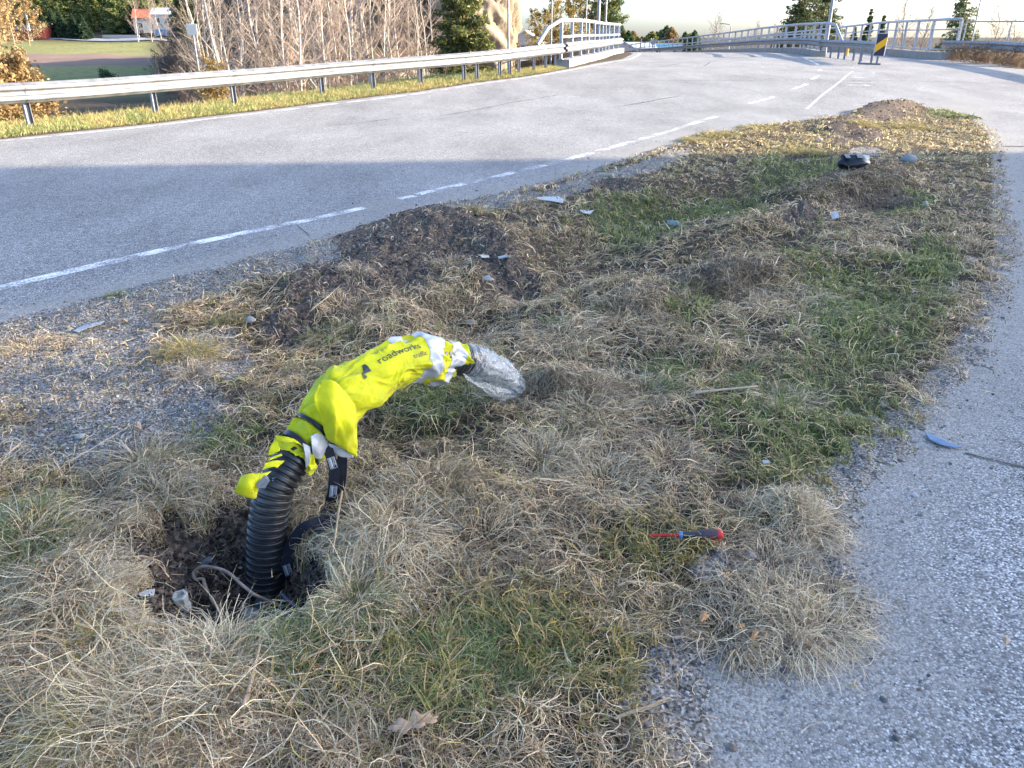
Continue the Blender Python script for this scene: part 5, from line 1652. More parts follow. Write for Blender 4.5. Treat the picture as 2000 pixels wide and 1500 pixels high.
def guardrail(path, postpts, label, flip=1, top=.75, mat='galv', fol=None, sleeves=True, cat="guardrail", ends=True):
    root = empty("guardrail", (path[0][0], path[0][1], surf(path[0])), 0, label, cat)
    bpy.context.view_layer.update()
    P3 = [(p[0], p[1], surf(p) + top - .31) for p in path]
    q = MB(); q.sweep(wprof(flip=flip), P3); par(q.build("rail_beam", M[mat], None, smooth=True, auto=35), root)
    # posts (C section) with spacer
    for k, (x, y, t) in enumerate(postpts):
        z = surf((x, y)); n = np.array([t[1], -t[0]]) * flip      # towards the traffic side
        back = -n * .10; q = MB(); rz = math.atan2(n[1], n[0])
        zb = min(z, float(HZ(x, y))) - .35; hgt = z + top - .06 - zb
        q.box((x + back[0], y + back[1], zb + hgt / 2), (.006, .10, hgt), rz)
        for s in (-1, 1):
            cx = x + back[0] + n[0] * .028 - n[1] * s * .047; cy = y + back[1] + n[1] * .028 + n[0] * s * .047
            q.box((cx, cy, zb + hgt / 2), (.05, .006, hgt - .002), rz)
        q.box((x - n[0] * .025, y - n[1] * .025, z + top - .155), (.05, .10, .20), rz)
        par(q.build("post", M['galvd' if k % 1 == 0 else 'galv'], None), root)
        q = MB(); q.cyl((x + n[0] * .022, y + n[1] * .022, z + top - .155), (x + n[0] * .036, y + n[1] * .036, z + top - .155), .014, n=8)
        par(q.build("bolt", M['bolt'], None), root)
    if sleeves:
        for k in range(0, len(postpts), 2):
            x, y, t = postpts[k]
            pp = [(x + t[0] * d, y + t[1] * d, surf((x, y + t[1] * d)) + top - .312) for d in (-.02, .30)]
            q = MB(); q.sweep([(u * 1.0 + .004 * flip, v * 1.012) for u, v in wprof(.003, flip)], pp); par(q.build("splice", M[mat], None, smooth=True, auto=35), root)
    return root


postpx = [(80, 260), (300, 230), (474, 210), (617, 190), (735, 181), (832, 169), (911, 163), (947, 159), (980, 155), (1007, 150), (1033, 146), (1055, 142), (1075, 138), (1090, 135)]
pw = [P(*p)[:2] for p in postpx]
gpath = [np.array([-19.5, .2]), np.array([-12.6, 7.9])] + pw + [P(1108, 131)[:2]]
gsm = smooth_path(gpath, .5, 20)
gs = np.concatenate([[0], np.cumsum(np.linalg.norm(np.diff(gsm, axis=0), axis=1))])
tn = np.gradient(gsm, axis=0); tn /= np.linalg.norm(tn, axis=1)[:, None]


def at_path(q):
    i = np.argmin(np.linalg.norm(gsm - q, axis=1)); return gsm[i], tn[i]


pp_ = []
for q in pw:
    c, t = at_path(q); pp_.append((c[0] - .0, c[1], t))
c, t = at_path(pw[0])
for k in range(1, 5):
    c2, t2 = at_path(pw[0] - t * 2.0 * k); pp_.append((c2[0], c2[1], t2))
guardrail(gsm, pp_, "long bright steel guardrail along the far side of the road", flip=1)


def railing(name, label, path, height, spacing, rails, kerb=None, side=1, tube_r=.045, top_r=.065, mat='galvl', slope_end=None, cat="railing", post_w=(.12, .09)):
    root = empty(name, (path[0][0], path[0][1], surf(path[0])), 0, label, cat); bpy.context.view_layer.update()
    kz = kerb or 0
    P3 = np.array([(p[0], p[1], surf(p) + kz) for p in path])
    top = [tuple(p + np.array([0, 0, height])) for p in P3]
    if slope_end: top = [tuple(P3[0] + np.array(slope_end[0])), tuple(P3[0] + np.array(slope_end[1]))] + top
    par(MB().tube(top, top_r, 8).build("handrail", M[mat], None, smooth=True, auto=50), root)
    for h in rails: par(MB().tube([tuple(p + np.array([0, 0, h])) for p in P3], tube_r, 6).build("mid_rail", M[mat], None, smooth=True, auto=50), root)
    ps = resample(P3, spacing)
    tg = np.gradient(ps, axis=0)
    for p, t in zip(ps, tg):
        q = MB().box((p[0], p[1], surf(p) + kz + height / 2), (post_w[0], post_w[1], height), math.atan2(t[1], t[0])); q.box((p[0], p[1], surf(p) + kz + .01), (.22, .16, .02), math.atan2(t[1], t[0]))
        par(q.build("post", M[mat], None), root)
    return root


def kerb_wall(name, path, h, w, label=None):
    sm = path; P3 = [(p[0], p[1], surf(p) - .6) for p in sm]
    q = MB().sweep([(-w / 2, 0), (w / 2, 0), (w / 2, h + .6 - .03), (w / 2 - .03, h + .6), (-w / 2 + .03, h + .6), (-w / 2, h + .6 - .03)], P3)
    o = q.build(name, M['concrete'], None); return tag(o, kind="structure")


lb = smooth_path([P(1112, 133)[:2], P(1140, 126)[:2], P(1175, 117)[:2], P(1202, 106)[:2]] + [np.array(p) for p in [(6.3, 46), (7.0, 55), (7.2, 70), (6.1, 90), (3.6, 115)]], .8, 10)
off = np.gradient(lb, axis=0); off /= np.linalg.norm(off, axis=1)[:, None]; nL = np.stack([-off[:, 1], off[:, 0]], 1)
kerb_wall("bridge_edge_beam", lb + nL * .22, .26, .44)
railing("bridge_railing", "sunlit steel bridge railing on the left edge of the road", (lb + nL * .30)[:100], 1.18, 1.9, (.42, .68), kerb=.26, slope_end=((-.8, -.9, .45), (-.45, -.5, .95)))
q = MB(); q.sweep(wprof(flip=1), [(p[0], p[1], surf(p) + .46) for p in (lb + nL * .14)[:60]]); o = q.build("guardrail", M['galv'], None, smooth=True, auto=35); tag(o, "steel guardrail beam fixed to the left bridge railing", "guardrail")

rb = smooth_path(np.array([list(P(1593, 111)[:2])] + [[15.5, 44], [15.9, 52], [16.5, 62], [16.9, 76], [16.3, 92], [14, 112], [8, 150]]), .8, 12)
off = np.gradient(rb, axis=0); off /= np.linalg.norm(off, axis=1)[:, None]; nR = np.stack([off[:, 1], -off[:, 0]], 1)
kerb_wall("bridge_edge_beam", rb + nR * .22, .26, .44)
railing("bridge_railing", "arched steel bridge railing between road and footbridge", (rb + nR * .30)[:125], 1.2, 2.0, (.42, .70), kerb=.26, slope_end=((.5, -1.2, .2), (.2, -.5, 1.12)))
q = MB(); q.sweep(wprof(flip=-1), [(p[0], p[1], surf(p) + .46) for p in (rb + nR * .14)[:100]]); o = q.build("guardrail", M['galv'], None, smooth=True, auto=35); tag(o, "steel guardrail beam along the right bridge railing", "guardrail")
# short guardrail from the bridge corner to the marker board
g1 = smooth_path([P(1712, 126)[:2], P(1690, 122)[:2], P(1650, 117)[:2], P(1612, 112)[:2], rb[0] + np.array([.15, .2])], .4, 6)
tt = np.gradient(g1, axis=0); tt /= np.linalg.norm(tt, axis=1)[:, None]
idx = [int(k * (len(g1) - 1) / 7) for k in range(8)]
guardrail(g1, [(g1[i][0], g1[i][1], tt[i]) for i in idx[1:]], "short shaded guardrail ending behind the striped marker board", flip=-1, sleeves=False)
# guardrail at the right edge
g2 = smooth_path([P(1836, 116)[:2], P(1900, 120)[:2], P(1965, 127)[:2], P(2060, 141)[:2], P(2200, 165)[:2], P(2500, 215)[:2]], .5, 8)
tt = np.gradient(g2, axis=0); tt /= np.linalg.norm(tt, axis=1)[:, None]
idx = range(2, len(g2), 8)
guardrail(g2, [(g2[i][0], g2[i][1], tt[i]) for i in idx], "guardrail at the right edge in front of brown brambles", flip=1, sleeves=False)
# footbridge railing and kerb
fb = smooth_path([P(1852, 117)[:2], [17.6, 34], [18.6, 40], [20.2, 47], [21.8, 56], [22.9, 75], [22, 100]], .8, 8)
kerb_wall("bridge_edge_beam", fb + np.array([.2, 0]), .30, .36)
railing("footbridge_railing", "tall steel railing on the outer side of the footbridge", fb + np.array([.22, 0]), 1.25, 2.1, (.10, .86), kerb=.30, side=1, top_r=.055, tube_r=.03)
wr = smooth_path([fb[0] + np.array([.35, -.15]), fb[0] + np.array([1.6, -.9]), fb[0] + np.array([3.4, -2.0]), fb[0] + np.array([6.5, -4.5])], .6, 4)
railing("path_railing", "thin sloping steel railing beyond the right guardrail", wr, 1.45, 1.6, (.5,), top_r=.03, tube_r=.015, post_w=(.05, .05))

# marker board on its stand
mb_ = P(1712, 127); mr_ = empty("marker_board", mb_, 0, "yellow and black diagonal striped marker board on steel stand", "road marker"); bpy.context.view_layer.update()
M['mb_black'] = mat_plain("marker_black", (.03, .028, .04), rough=.45); M['mb_yellow'] = mat_plain("marker_yellow", (.90, .42, .0), rough=.45, var=.05); M['mb_edge'] = mat_plain("marker_edge", (.42, .42, .50), rough=.5)
bw, bh = .33, .72; bz = .30
q = MB().box((0, 0, bz + bh / 2), (bw + .04, .03, bh + .04), bev=.012); q.build("board", M['mb_edge'], mr_)
q = MB().box((0, -.0175, bz + bh / 2), (bw - .01, .005, bh - .01)); q.build("black_face", M['mb_black'], mr_)
x0, x1 = -bw / 2 + .005, bw / 2 - .005; q = MB(); y = -.0225
q.add([(x0, y, bz + .10), (x1, y, bz + .36), (x1, y, bz + .62), (x0, y, bz + .36)], [(0, 1, 2, 3)]); q.build("yellow_stripe", M['mb_yellow'], mr_)
q = MB().box((-.01, .05, .5), (.06, .06, 1.0)); q.build("stand_post", M['galv'], mr_)
q = MB().box((-.25, .05, .03), (.75, .08, .06)); q.box((-.58, .05, .30), (.06, .06, .54)); q.build("stand_base", M['galv'], mr_)
mr_.rotation_euler = (0, .03, -.35)
# yellow bag-like post reflector
q = MB().cyl(P(1654, 109), P(1654, 109) + np.array([0, 0, .35]), .05, n=10); o = q.build("bollard_reflector", M['mb_yellow'], None, smooth=True, auto=40); tag(o, "small yellow reflector post behind the short guardrail", "reflector")


def pole(px, py, depth, h, r, label, head=None, lean=0.0, name="street_lamp", cat="street lamp", group="lamp posts and poles", mat='steel_thin', basez=None):
    c = PD(px, py, depth); z0 = HT(c[0], c[1]) if basez is None else basez
    root = empty(name, (c[0], c[1], z0 - .3), 0, label, cat, group)
    MB().tube([(0, 0, 0), (lean * h / 2, 0, h / 2), (lean * h, 0, h)], [r, r * .85, r * .6], 12).build("mast", M[mat], root, smooth=True, auto=50)
    if head == 'lamp':
        MB().tube([(lean * h, 0, h), (lean * h + .25 * (1 if c[0] < 8 else -1), 0, h + .25), (lean * h + 1.1 * (1 if c[0] < 8 else -1), 0, h + .35)], r * .5, 8).build("lamp_arm", M[mat], root, smooth=True)
        MB().box((lean * h + 1.35 * (1 if c[0] < 8 else -1), 0, h + .35), (.6, .22, .12), bev=.04).build("lamp_head", M['galvd'], root)
    return root


for a in ((993, 130, 40, 9, .065, "thin lamp post behind the guardrail in front of the cliff", 'lamp'), (1076, 92, 46, 9, .06, "thin lamp post just left of the bridge railing start", 'lamp'), (1143, 85, 52, 9, .06, "lamp post behind the left bridge railing before golden birch", 'lamp'),
          (1167, 75, 55, 10, .14, "thickest pole behind the left bridge railing", 'lamp'), (1181, 75, 58, 10, .09, "pole right of the thickest pole behind the left railing", 'lamp'), (1612, 95, 41, 9, .09, "lamp post rising from the corner of right bridge railing", 'lamp'),
          (1425, 80, 110, 6.8, .10, "distant lamp post beyond the arched bridge railing", 'lamp'), (1893, 100, 36, 9, .035, "thin mast beyond the right path railing", None), (60, 70, 240, 40, .35, "pale flagpole between trees at the far left", None)):
    pole(*a[:6], head=a[6])
# signs on the left and the distance
c = PD(383, 105, 34); s = empty("road_sign", (c[0], c[1], HT(c[0], c[1])), .1, "square pale road sign on a pole before the birch thicket", "road sign")
topz = PD(378, 58, 34)[2] - s.location[2]
MB().cyl((0, 0, -.3), (0, 0, topz + .3), .04, n=10).build("sign_pole", M['steel_thin'], s, smooth=True, auto=40)
M['signw'] = mat_plain("sign_back", (.66, .62, .52), rough=.5, var=.05)
MB().box((0, -.06, topz), (.44, .025, .45), bev=.01).build("sign_plate", M['signw'], s)
c = PD(1274, 98, 84); z0 = zr(c[1]) - .5; s = empty("diamond_sign", (c[0], c[1], z0), 0, "white diamond shaped double sign beyond the bridge crest", "road sign")
topz = PD(1276, 82, 84)[2] - z0
MB().cyl((0, 0, 0), (0, 0, topz + .4), .05, n=10).build("sign_pole", M['steel_thin'], s, smooth=True, auto=40)
q = MB(); Mx = __import__('mathutils').Matrix.Rotation(math.pi / 4, 4, 'Y'); q.box((0, -.07, topz), (.55, .03, .55), M=Mx); q.build("sign_plate", M['whitewood'], s)
q = MB(); q.box((.18, -.12, topz + .05), (.55, .03, .2), M=__import__('mathutils').Matrix.Rotation(-math.pi / 4, 4, 'Y')); q.build("sign_stripe", M['shardw'], s)
c = PD(1251, 99, 80); o = MB().cyl((c[0], c[1], -1), (c[0], c[1], PD(1251, 76, 80)[2]), .045, n=8).build("marker_pole", M['bolt'], None); tag(o, "dark thin pole beyond the crest left of the diamond sign", "pole")
o = MB().box(tuple(PD(1240, 99.5, 72)), (.55, .3, .14), bev=.05).build("road_debris", M['bolt'], None); tag(o, "small dark lump lying on the far road crest", "debris")

# ---------------------------------------------------------------- trees and bushes
class TB:
    """branch tubes, numpy per polyline, coloured"""
    def __init__(s): s.V = []; s.F = []; s.C = []; s.n = 0

    def tube(s, P3, rad, n, col):
        P3 = np.asarray(P3, float); m = len(P3); t = np.gradient(P3, axis=0); t /= (np.linalg.norm(t, axis=1)[:, None] + 1e-9)
        ref = np.array([.31, .95, .05]); a = np.cross(t, ref); a /= (np.linalg.norm(a, axis=1)[:, None] + 1e-9); b = np.cross(t, a)
        w = np.arange(n) * 2 * math.pi / n
        V = P3[:, None] + (a[:, None] * np.cos(w)[None, :, None] + b[:, None] * np.sin(w)[None, :, None]) * np.asarray(rad)[:, None, None]
        i = np.arange(m - 1)[:, None]; k = np.arange(n)[None]
        F = np.stack([i * n + k, i * n + (k + 1) % n, (i + 1) * n + (k + 1) % n, (i + 1) * n + k], -1).reshape(-1, 4) + s.n
        s.V.append(V.reshape(-1, 3)); s.F.append(F); s.C.append(np.repeat(np.array([col]), m * n, 0)); s.n += m * n

    def build(s, name, mat, parent):
        return mesh_np(name, np.concatenate(s.V), np.concatenate(s.F), mat, parent, smooth=True, attrs={"bark_tint": np.concatenate(s.C)})


def leaves_mesh(name, pts, size, pal, parent, rr, flat=0.0, aspect=1.0):
    m = len(pts); a = rr.normal(0, 1, (m, 3)); a /= np.linalg.norm(a, axis=1)[:, None]; b = rr.normal(0, 1, (m, 3)); b = np.cross(a, b); b /= np.linalg.norm(b, axis=1)[:, None]
    sz = size * rr.uniform(.5, 1.3, m)[:, None]
    V = np.stack([pts - a * sz, pts + b * sz * .6 * aspect, pts + a * sz, pts - b * sz * .6 * aspect], 1).reshape(-1, 3)
    F = np.arange(m * 4).reshape(-1, 4)
    C = np.repeat(pal[rr.integers(0, len(pal), m)] * rr.uniform(.65, 1.35, (m, 1)), 4, 0)
    return mesh_np(name, V, F, M['leafy'], parent, attrs={"leaf_tint": C})


def bare_tree(name, label, seed, h, trunk_r, trunk_col, twig_col, lean=.05, stems=1, nb=26, spread=.42, leaf=None, leafn=0, cat="tree", group=None, twl=1.0, base_clear=.08):
    rr = np.random.default_rng(seed); root = empty(name, (0, 0, 0), 0, label, cat, group)
    T = TB(); B = TB(); tips = []
    for st in range(stems):
        a0 = rr.uniform(0, 6.28); ln = lean * rr.uniform(.4, 1.6) * (1 if stems == 1 else 2.2); hh = h * rr.uniform(.75, 1.0) if st else h
        n = 9; u = np.linspace(0, 1, n); wob = np.cumsum(rr.normal(0, .022, (n, 2)), 0) * hh * .35
        P3 = np.stack([np.cos(a0) * ln * hh * u ** 1.2 + wob[:, 0] + (rr.normal(0, .25) if stems > 1 else 0), np.sin(a0) * ln * hh * u ** 1.2 + wob[:, 1] + (rr.normal(0, .25) if stems > 1 else 0), u * hh - .3], 1)
        r = trunk_r * (1 if st == 0 else rr.uniform(.5, .85)) * (1 - u * .88)
        T.tube(P3, r, 7, np.array(trunk_col) * rr.uniform(.85, 1.1))
        for k in range(nb):
            f = base_clear + (1 - base_clear) * (k + rr.random()) / nb * .96
            c = np.array([np.interp(f, u, P3[:, i]) for i in range(3)]); rb_ = np.interp(f, u, r) * .45
            az = rr.uniform(0, 6.28); el = rr.uniform(.35, 1.1); L = hh * spread * (1 - f * .75) * rr.uniform(.5, 1.1)
            m = 6; v = np.linspace(0, 1, m)
            d = np.array([math.cos(az) * math.cos(el), math.sin(az) * math.cos(el), math.sin(el)])
            up = rr.uniform(-.05, .35) * L
            Q = c + d * (v * L)[:, None] + np.array([0, 0, 1.0]) * (up * v ** 2)[:, None] + np.cumsum(rr.normal(0, .022 * L, (m, 3)), 0)
            B.tube(Q, rb_ * (1 - v * .8) + .004, 4, np.array(twig_col) * .5 + np.array(trunk_col) * .5)
            for j in range(int(7 * twl)):
                g = rr.uniform(.2, 1); c2 = np.array([np.interp(g, v, Q[:, i]) for i in range(3)]); d2 = d + rr.normal(0, .55, 3); d2[2] += .25; d2 /= np.linalg.norm(d2); L2 = L * rr.uniform(.2, .45)
                w = np.linspace(0, 1, 4); Q2 = c2 + d2 * (w * L2)[:, None] + np.cumsum(rr.normal(0, .03 * L2, (4, 3)), 0)
                B.tube(Q2, .010 * (1 - w * .7) + .0015, 3, np.array(twig_col) * rr.uniform(.75, 1.2)); tips.append(Q2[1:])
                for i in range(3):
                    g2 = rr.uniform(.3, 1); c3 = np.array([np.interp(g2, w, Q2[:, ii]) for ii in range(3)]); d3 = d2 + rr.normal(0, .6, 3); d3 /= np.linalg.norm(d3); L3 = L2 * rr.uniform(.3, .6)
                    Q3 = np.stack([c3, c3 + d3 * L3 * .5 + rr.normal(0, .02, 3), c3 + d3 * L3]); B.tube(Q3, np.array([.006, .0045, .002]), 3, np.array(twig_col) * rr.uniform(.8, 1.25)); tips.append(Q3)
    T.build("trunk", M['bark'], root); B.build("crown", M['bark'], root)
    if leaf is not None and leafn:
        tp = np.concatenate(tips); i = rr.integers(0, len(tp), leafn); leaves_mesh("foliage", tp[i] + rr.normal(0, .10, (leafn, 3)), leaf[0], leaf[1], root, rr)
    return root


def conifer(name, label, seed, h, rad, pal, trunk_col=(.16, .10, .07), group=None, density=1.0, clumpy=0.0, base=.04, size=.16, droop=.35, cat="tree"):
    rr = np.random.default_rng(seed); root = empty(name, (0, 0, 0), 0, label, cat, group)
    T = TB(); u = np.linspace(0, 1, 8); T.tube(np.stack([rr.normal(0, .02, 8) * h * .3 * u, rr.normal(0, .02, 8) * h * .3 * u, u * h - .3], 1), h * .014 * (1 - u * .95) + .01, 8, np.array(trunk_col))
    pts = []
    nwh = int(min(h, 12) * 5.0)
    for k in range(nwh):
        f = base + (1 - base) * (k + rr.random() * .7) / nwh; z = f * h
        for j in range(int(rr.integers(4, 7))):
            if clumpy and rr.random() < clumpy: continue
            az = rr.uniform(0, 6.28); L = rad * (1 - f) ** .8 * rr.uniform(.55, 1.12) + .12
            m = 5; v = np.linspace(0, 1, m); Q = np.stack([np.cos(az) * v * L, np.sin(az) * v * L, z + L * (.18 * v - droop * v ** 2 + .12 * v ** 3)], 1)
            T.tube(Q, .035 * (1 - v * .85) * L / rad + .004, 3, np.array(trunk_col))
            n = int(60 * density * L / rad) + 8
            g = rr.random(n) ** .75; c = np.stack([np.interp(g, v, Q[:, i]) for i in range(3)], 1)
            side = np.array([-math.sin(az), math.cos(az), 0]); wd = (1 - g * .6) * L * .36
            c = c + side * (rr.uniform(-1, 1, n) * wd)[:, None]; c[:, 2] -= rr.random(n) * .16 * L + np.abs(rr.normal(0, .05, n)); pts.append(c)
    T.build("trunk", M['bark'], root)
    p = np.concatenate(pts); leaves_mesh("crown", p, size, pal, root, rr, aspect=.55)
    return root


def place(o, px, py, depth, s=1.0, rz=0.0, z=None, label=None, group=None, sink=0.15):
    c = PD(px, py, depth); o.location = (c[0], c[1], (HT(c[0], c[1]) if z is None else z) - sink); o.rotation_euler = (0, 0, rz); o.scale = (s, s, s)
    if label: o["label"] = label
    if group: o["group"] = group
    return o


WHITE_T = (.50, .44, .37); TW = (.30, .235, .185); TWP = (.36, .27, .215)
NP_ = np.array
DKG = NP_([[.030, .055, .022], [.045, .075, .028], [.07, .095, .03], [.025, .045, .028]])
SUNG = NP_([[.15, .16, .04], [.21, .20, .05], [.10, .12, .035], [.27, .24, .08]])
GOLDL = NP_([[.30, .18, .05], [.36, .24, .08], [.22, .14, .04], [.30, .24, .10]])
ORL = NP_([[.30, .19, .08], [.25, .17, .08], [.34, .25, .12]])

# thicket of bare birches behind the guardrail
B0 = [bare_tree("birch_tree", "x", 100 + k, 9.5, .085, WHITE_T, TW if k % 2 else TWP, stems=[1, 2, 1, 3][k], nb=[30, 22, 34, 16][k], spread=.36, twl=1.15, base_clear=[.10, .05, .16, .03][k]) for k in range(4)]
spots = [(425, 40, 1), (448, 37, 3), (470, 43, 0), (505, 41, 2), (528, 46, 1), (545, 38, 3), (570, 44, 2), (580, 37, 0), (604, 42, 2), (622, 48, 1), (628, 39, 0), (650, 45, 3), (668, 40, 1), (682, 47, 2), (705, 42, 3), (722, 50, 0), (742, 44, 1), (765, 50, 2), (786, 46, 0), (806, 48, 3), (833, 46, 1), (400, 46, 3), (415, 52, 1), (590, 53, 3), (690, 55, 0), (760, 57, 2), (480, 54, 2), (540, 56, 0), (640, 56, 3), (838, 55, 2)]
for k, (px, dep, v) in enumerate(spots):
    o = B0[v] if spots[:k + 1].count((px, dep, v)) == 1 and [s[2] for s in spots[:k]].count(v) == 0 else copy_tree(B0[v])
    place(o, px, 140, dep, R.uniform(.8, 1.1), R.uniform(0, 6), label="bare white stemmed birch in the thicket behind the guardrail", group="bare birches behind the guardrail")
for k, (px, dep, s) in enumerate(((272, 236, 1.7), (300, 234, 1.5), (318, 238, 1.8), (352, 232, 1.6), (366, 236, 1.7), (338, 239, 1.4))):
    o = copy_tree(B0[k % 4]); place(o, px, 92, dep, s, k, label="bare tree standing in front of the valley houses", group="bare trees by the valley houses")
C0 = [conifer("spruce_tree", "x", 210 + k, 22, [5.0, 4.2, 6.0][k], np.concatenate([SUNG * [1.7, 2.0, 1.6][k], DKG * 2.2]), density=2.4, size=.36, base=.03) for k in range(3)]
# low twiggy scrub under the birches
S0 = [bare_tree("twiggy_shrub", "x", 140 + k, 3.0, .022, (.22, .15, .11), (.17, .11, .08), stems=6, nb=10, spread=.5, twl=.8, base_clear=.02, cat="shrub") for k in range(2)]
sc = [(395, 33), (425, 31), (455, 34), (490, 33), (520, 36), (550, 34), (585, 36), (610, 34), (640, 37), (670, 36), (700, 38), (730, 37), (765, 40), (800, 41), (830, 43), (860, 38), (440, 47), (560, 50), (680, 52), (790, 53), (372, 38), (350, 45)]
for k, (px, dep) in enumerate(sc):
    o = S0[k] if k < 2 else copy_tree(S0[k % 2])
    place(o, px, 140, dep, R.uniform(.7, 1.1), R.uniform(0, 6), label="low brown twiggy shrub under the bare birches", group="twiggy scrub under the birches")
for k, (px, dep, s) in enumerate(((312, 66, 1.2), (325, 60, 1.1), (338, 68, 1.4), (350, 62, 1.3), (362, 70, 1.5), (372, 58, 1.3), (332, 74, 1.3), (355, 78, 1.6), (345, 54, 1.0))):
    o = copy_tree(S0[k % 2]); place(o, px, 120, dep, s, k * 1.3, label="low brown twiggy shrub on the slope beside the road sign", group="twiggy scrub beside the road sign")
for k, (px, dep, s) in enumerate(((385, 60, .30), (398, 66, .36), (412, 72, .42), (372, 80, .34))):
    o = copy_tree(C0[k % 3]); place(o, px, 120, dep, s, k, label="dark conifer between the road sign and the birch thicket", group="conifers beside the birch thicket")
gb = bare_tree("larch_shrub", "young golden larch like shrub at the left end of the thicket", 160, 3.6, .03, (.24, .18, .09), (.27, .19, .08), stems=2, nb=24, spread=.3, leaf=(.05, GOLDL), leafn=5200, cat="shrub"); place(gb, 437, 140, 27, .95, .4)
gb2 = bare_tree("golden_shrub", "big golden leaved bush at the left edge behind guardrail", 161, 3.6, .04, (.22, .15, .08), (.26, .17, .08), stems=5, nb=20, spread=.45, leaf=(.055, ORL), leafn=16000, cat="shrub"); place(gb2, 18, 150, 21, 1.12, .4)
gb3 = copy_tree(gb2); place(gb3, -60, 150, 20, 1.15, 2.0, label="golden leaved bush cut by the left frame edge beside big golden bush")
gb4 = bare_tree("dark_bush", "small dark bush in the shaded field left of the sign", 163, 2.2, .03, (.2, .15, .1), (.2, .15, .1), stems=5, nb=12, spread=.5, leaf=(.09, DKG * 1.6), leafn=2500, cat="shrub"); place(gb4, 205, 140, 62, 1.0, 0)
for k, (px, py, dep, s) in enumerate(((22, 70, 200, 3.2), (-20, 70, 170, 3.0), (50, 60, 215, 2.6))):
    o = bare_tree("autumn_tree", ["tall pink orange birch at the far left corner", "orange birch cut off by the left edge", "smaller orange tree right of corner birch beside flagpole"][k], 170 + k, 5.5, .05, (.32, .25, .19), (.30, .2, .14), nb=26, spread=.42, leaf=(.085, ORL * 1.15), leafn=3000); place(o, px, py, dep, s)

# spruce before the cliff
sp = conifer("spruce_tree", "big green spruce in front of the beige cliff", 200, 11, 2.6, np.concatenate([SUNG, DKG * 1.5, SUNG]), density=3.6, size=.12, base=.02, droop=.25); place(sp, 905, 110, 42, 1.0, 0, sink=1.0)
# conifer row far left across the valley
row = [(118, 86, 1), (146, 85, 0), (172, 87, 2), (196, 84, 0), (222, 87, 1), (240, 80, 2), (258, 80, 2), (292, 92, 0), (318, 95, 1), (345, 96, 0), (372, 94, 2), (396, 90, 1), (92, 90, 0), (66, 92, 2)]
seen = set()
for k, (px, py, v) in enumerate(row):
    o = C0[v] if v not in seen else copy_tree(C0[v]); seen.add(v)
    place(o, px, 84, 262 + (k * 37 % 23), R.uniform(.75, 1.1), R.uniform(0, 6), label="olive green conifer in the row across the valley road", group="conifers across the valley")
for k in range(34):
    o = copy_tree(C0[k % 3]); px = 60 + k * 11.5; place(o, px, 70, 300 + (k * 53 % 70), R.uniform(.8, 1.25), R.uniform(0, 6), label="dark conifer on the slope behind the valley houses", group="conifers on the far slope")
DH = [conifer("spruce_tree", "x", 220, 9, 3.4, DKG * [.9, 1.0, 1.35], density=2.6, size=.34, base=.01, droop=.2)]  # bluish shade is mixed into the needle colour
for k, (px, dep) in enumerate(((112, 250), (128, 248), (150, 247), (168, 246), (92, 252), (270, 262), (305, 264))):
    o = DH[0] if k == 0 else copy_tree(DH[0]); place(o, px, 84, dep, R.uniform(.8, 1.05), R.uniform(0, 6), label="low spruce tinted with bluish shade at the foot of the valley conifers", group="low dark spruces by the valley road")
# conifers and bare trees on the rocky ridge
for k in range(26):
    o = copy_tree(C0[k % 3]) if k % 3 else copy_tree(B0[k % 4]); px = 405 + k * 18
    place(o, px, 60, 66 + (k * 29 % 22), R.uniform(.28, .42) if k % 3 else R.uniform(.7, .9), R.uniform(0, 6), label=("small conifer growing on the rocky ridge behind the birches" if k % 3 else "bare birch growing high on the rocky ridge"), group=("conifers on the rocky ridge" if k % 3 else "birches on the rocky ridge"))
# cliff
cq = stone_mesh(9, 10, 16, 3, "cliff_rock", M['rock'], 6); cq.location = (PD(962, 60, 62)[0] - 1.6, PD(962, 60, 62)[1], 2.5)
for v in cq.data.vertices:
    f = float(fbm(np.array(v.co.x * 1.1 + v.co.z * .3), np.array(v.co.y * .9 + v.co.z * 1.1), 1, 2)) - .5; f2 = float(fbm(np.array(v.co.x * 3.1 + v.co.z * .5), np.array(v.co.y * 2.9 + v.co.z * 1.8), 1, 4)) - .5; v.co *= 1 + f * .34 + f2 * .14
tag(cq, "tall beige cliff face right of the big spruce", "cliff")
for k, (px, py, dep, s) in enumerate(((800, 105, 52, 1.6), (818, 112, 47, 1.0), (775, 118, 50, 1.2))):
    o = stone_mesh(2.2, 1.6, 1.3, 60 + k, "boulder", M['rock']); place(o, px, py, dep, s, k, sink=0); o.location.z += .3
    tag(o, ["largest mossy boulder on slope between birches and spruce", "smaller boulder below the big one beside the spruce", "boulder left of the slope among birches"][k], "boulder")
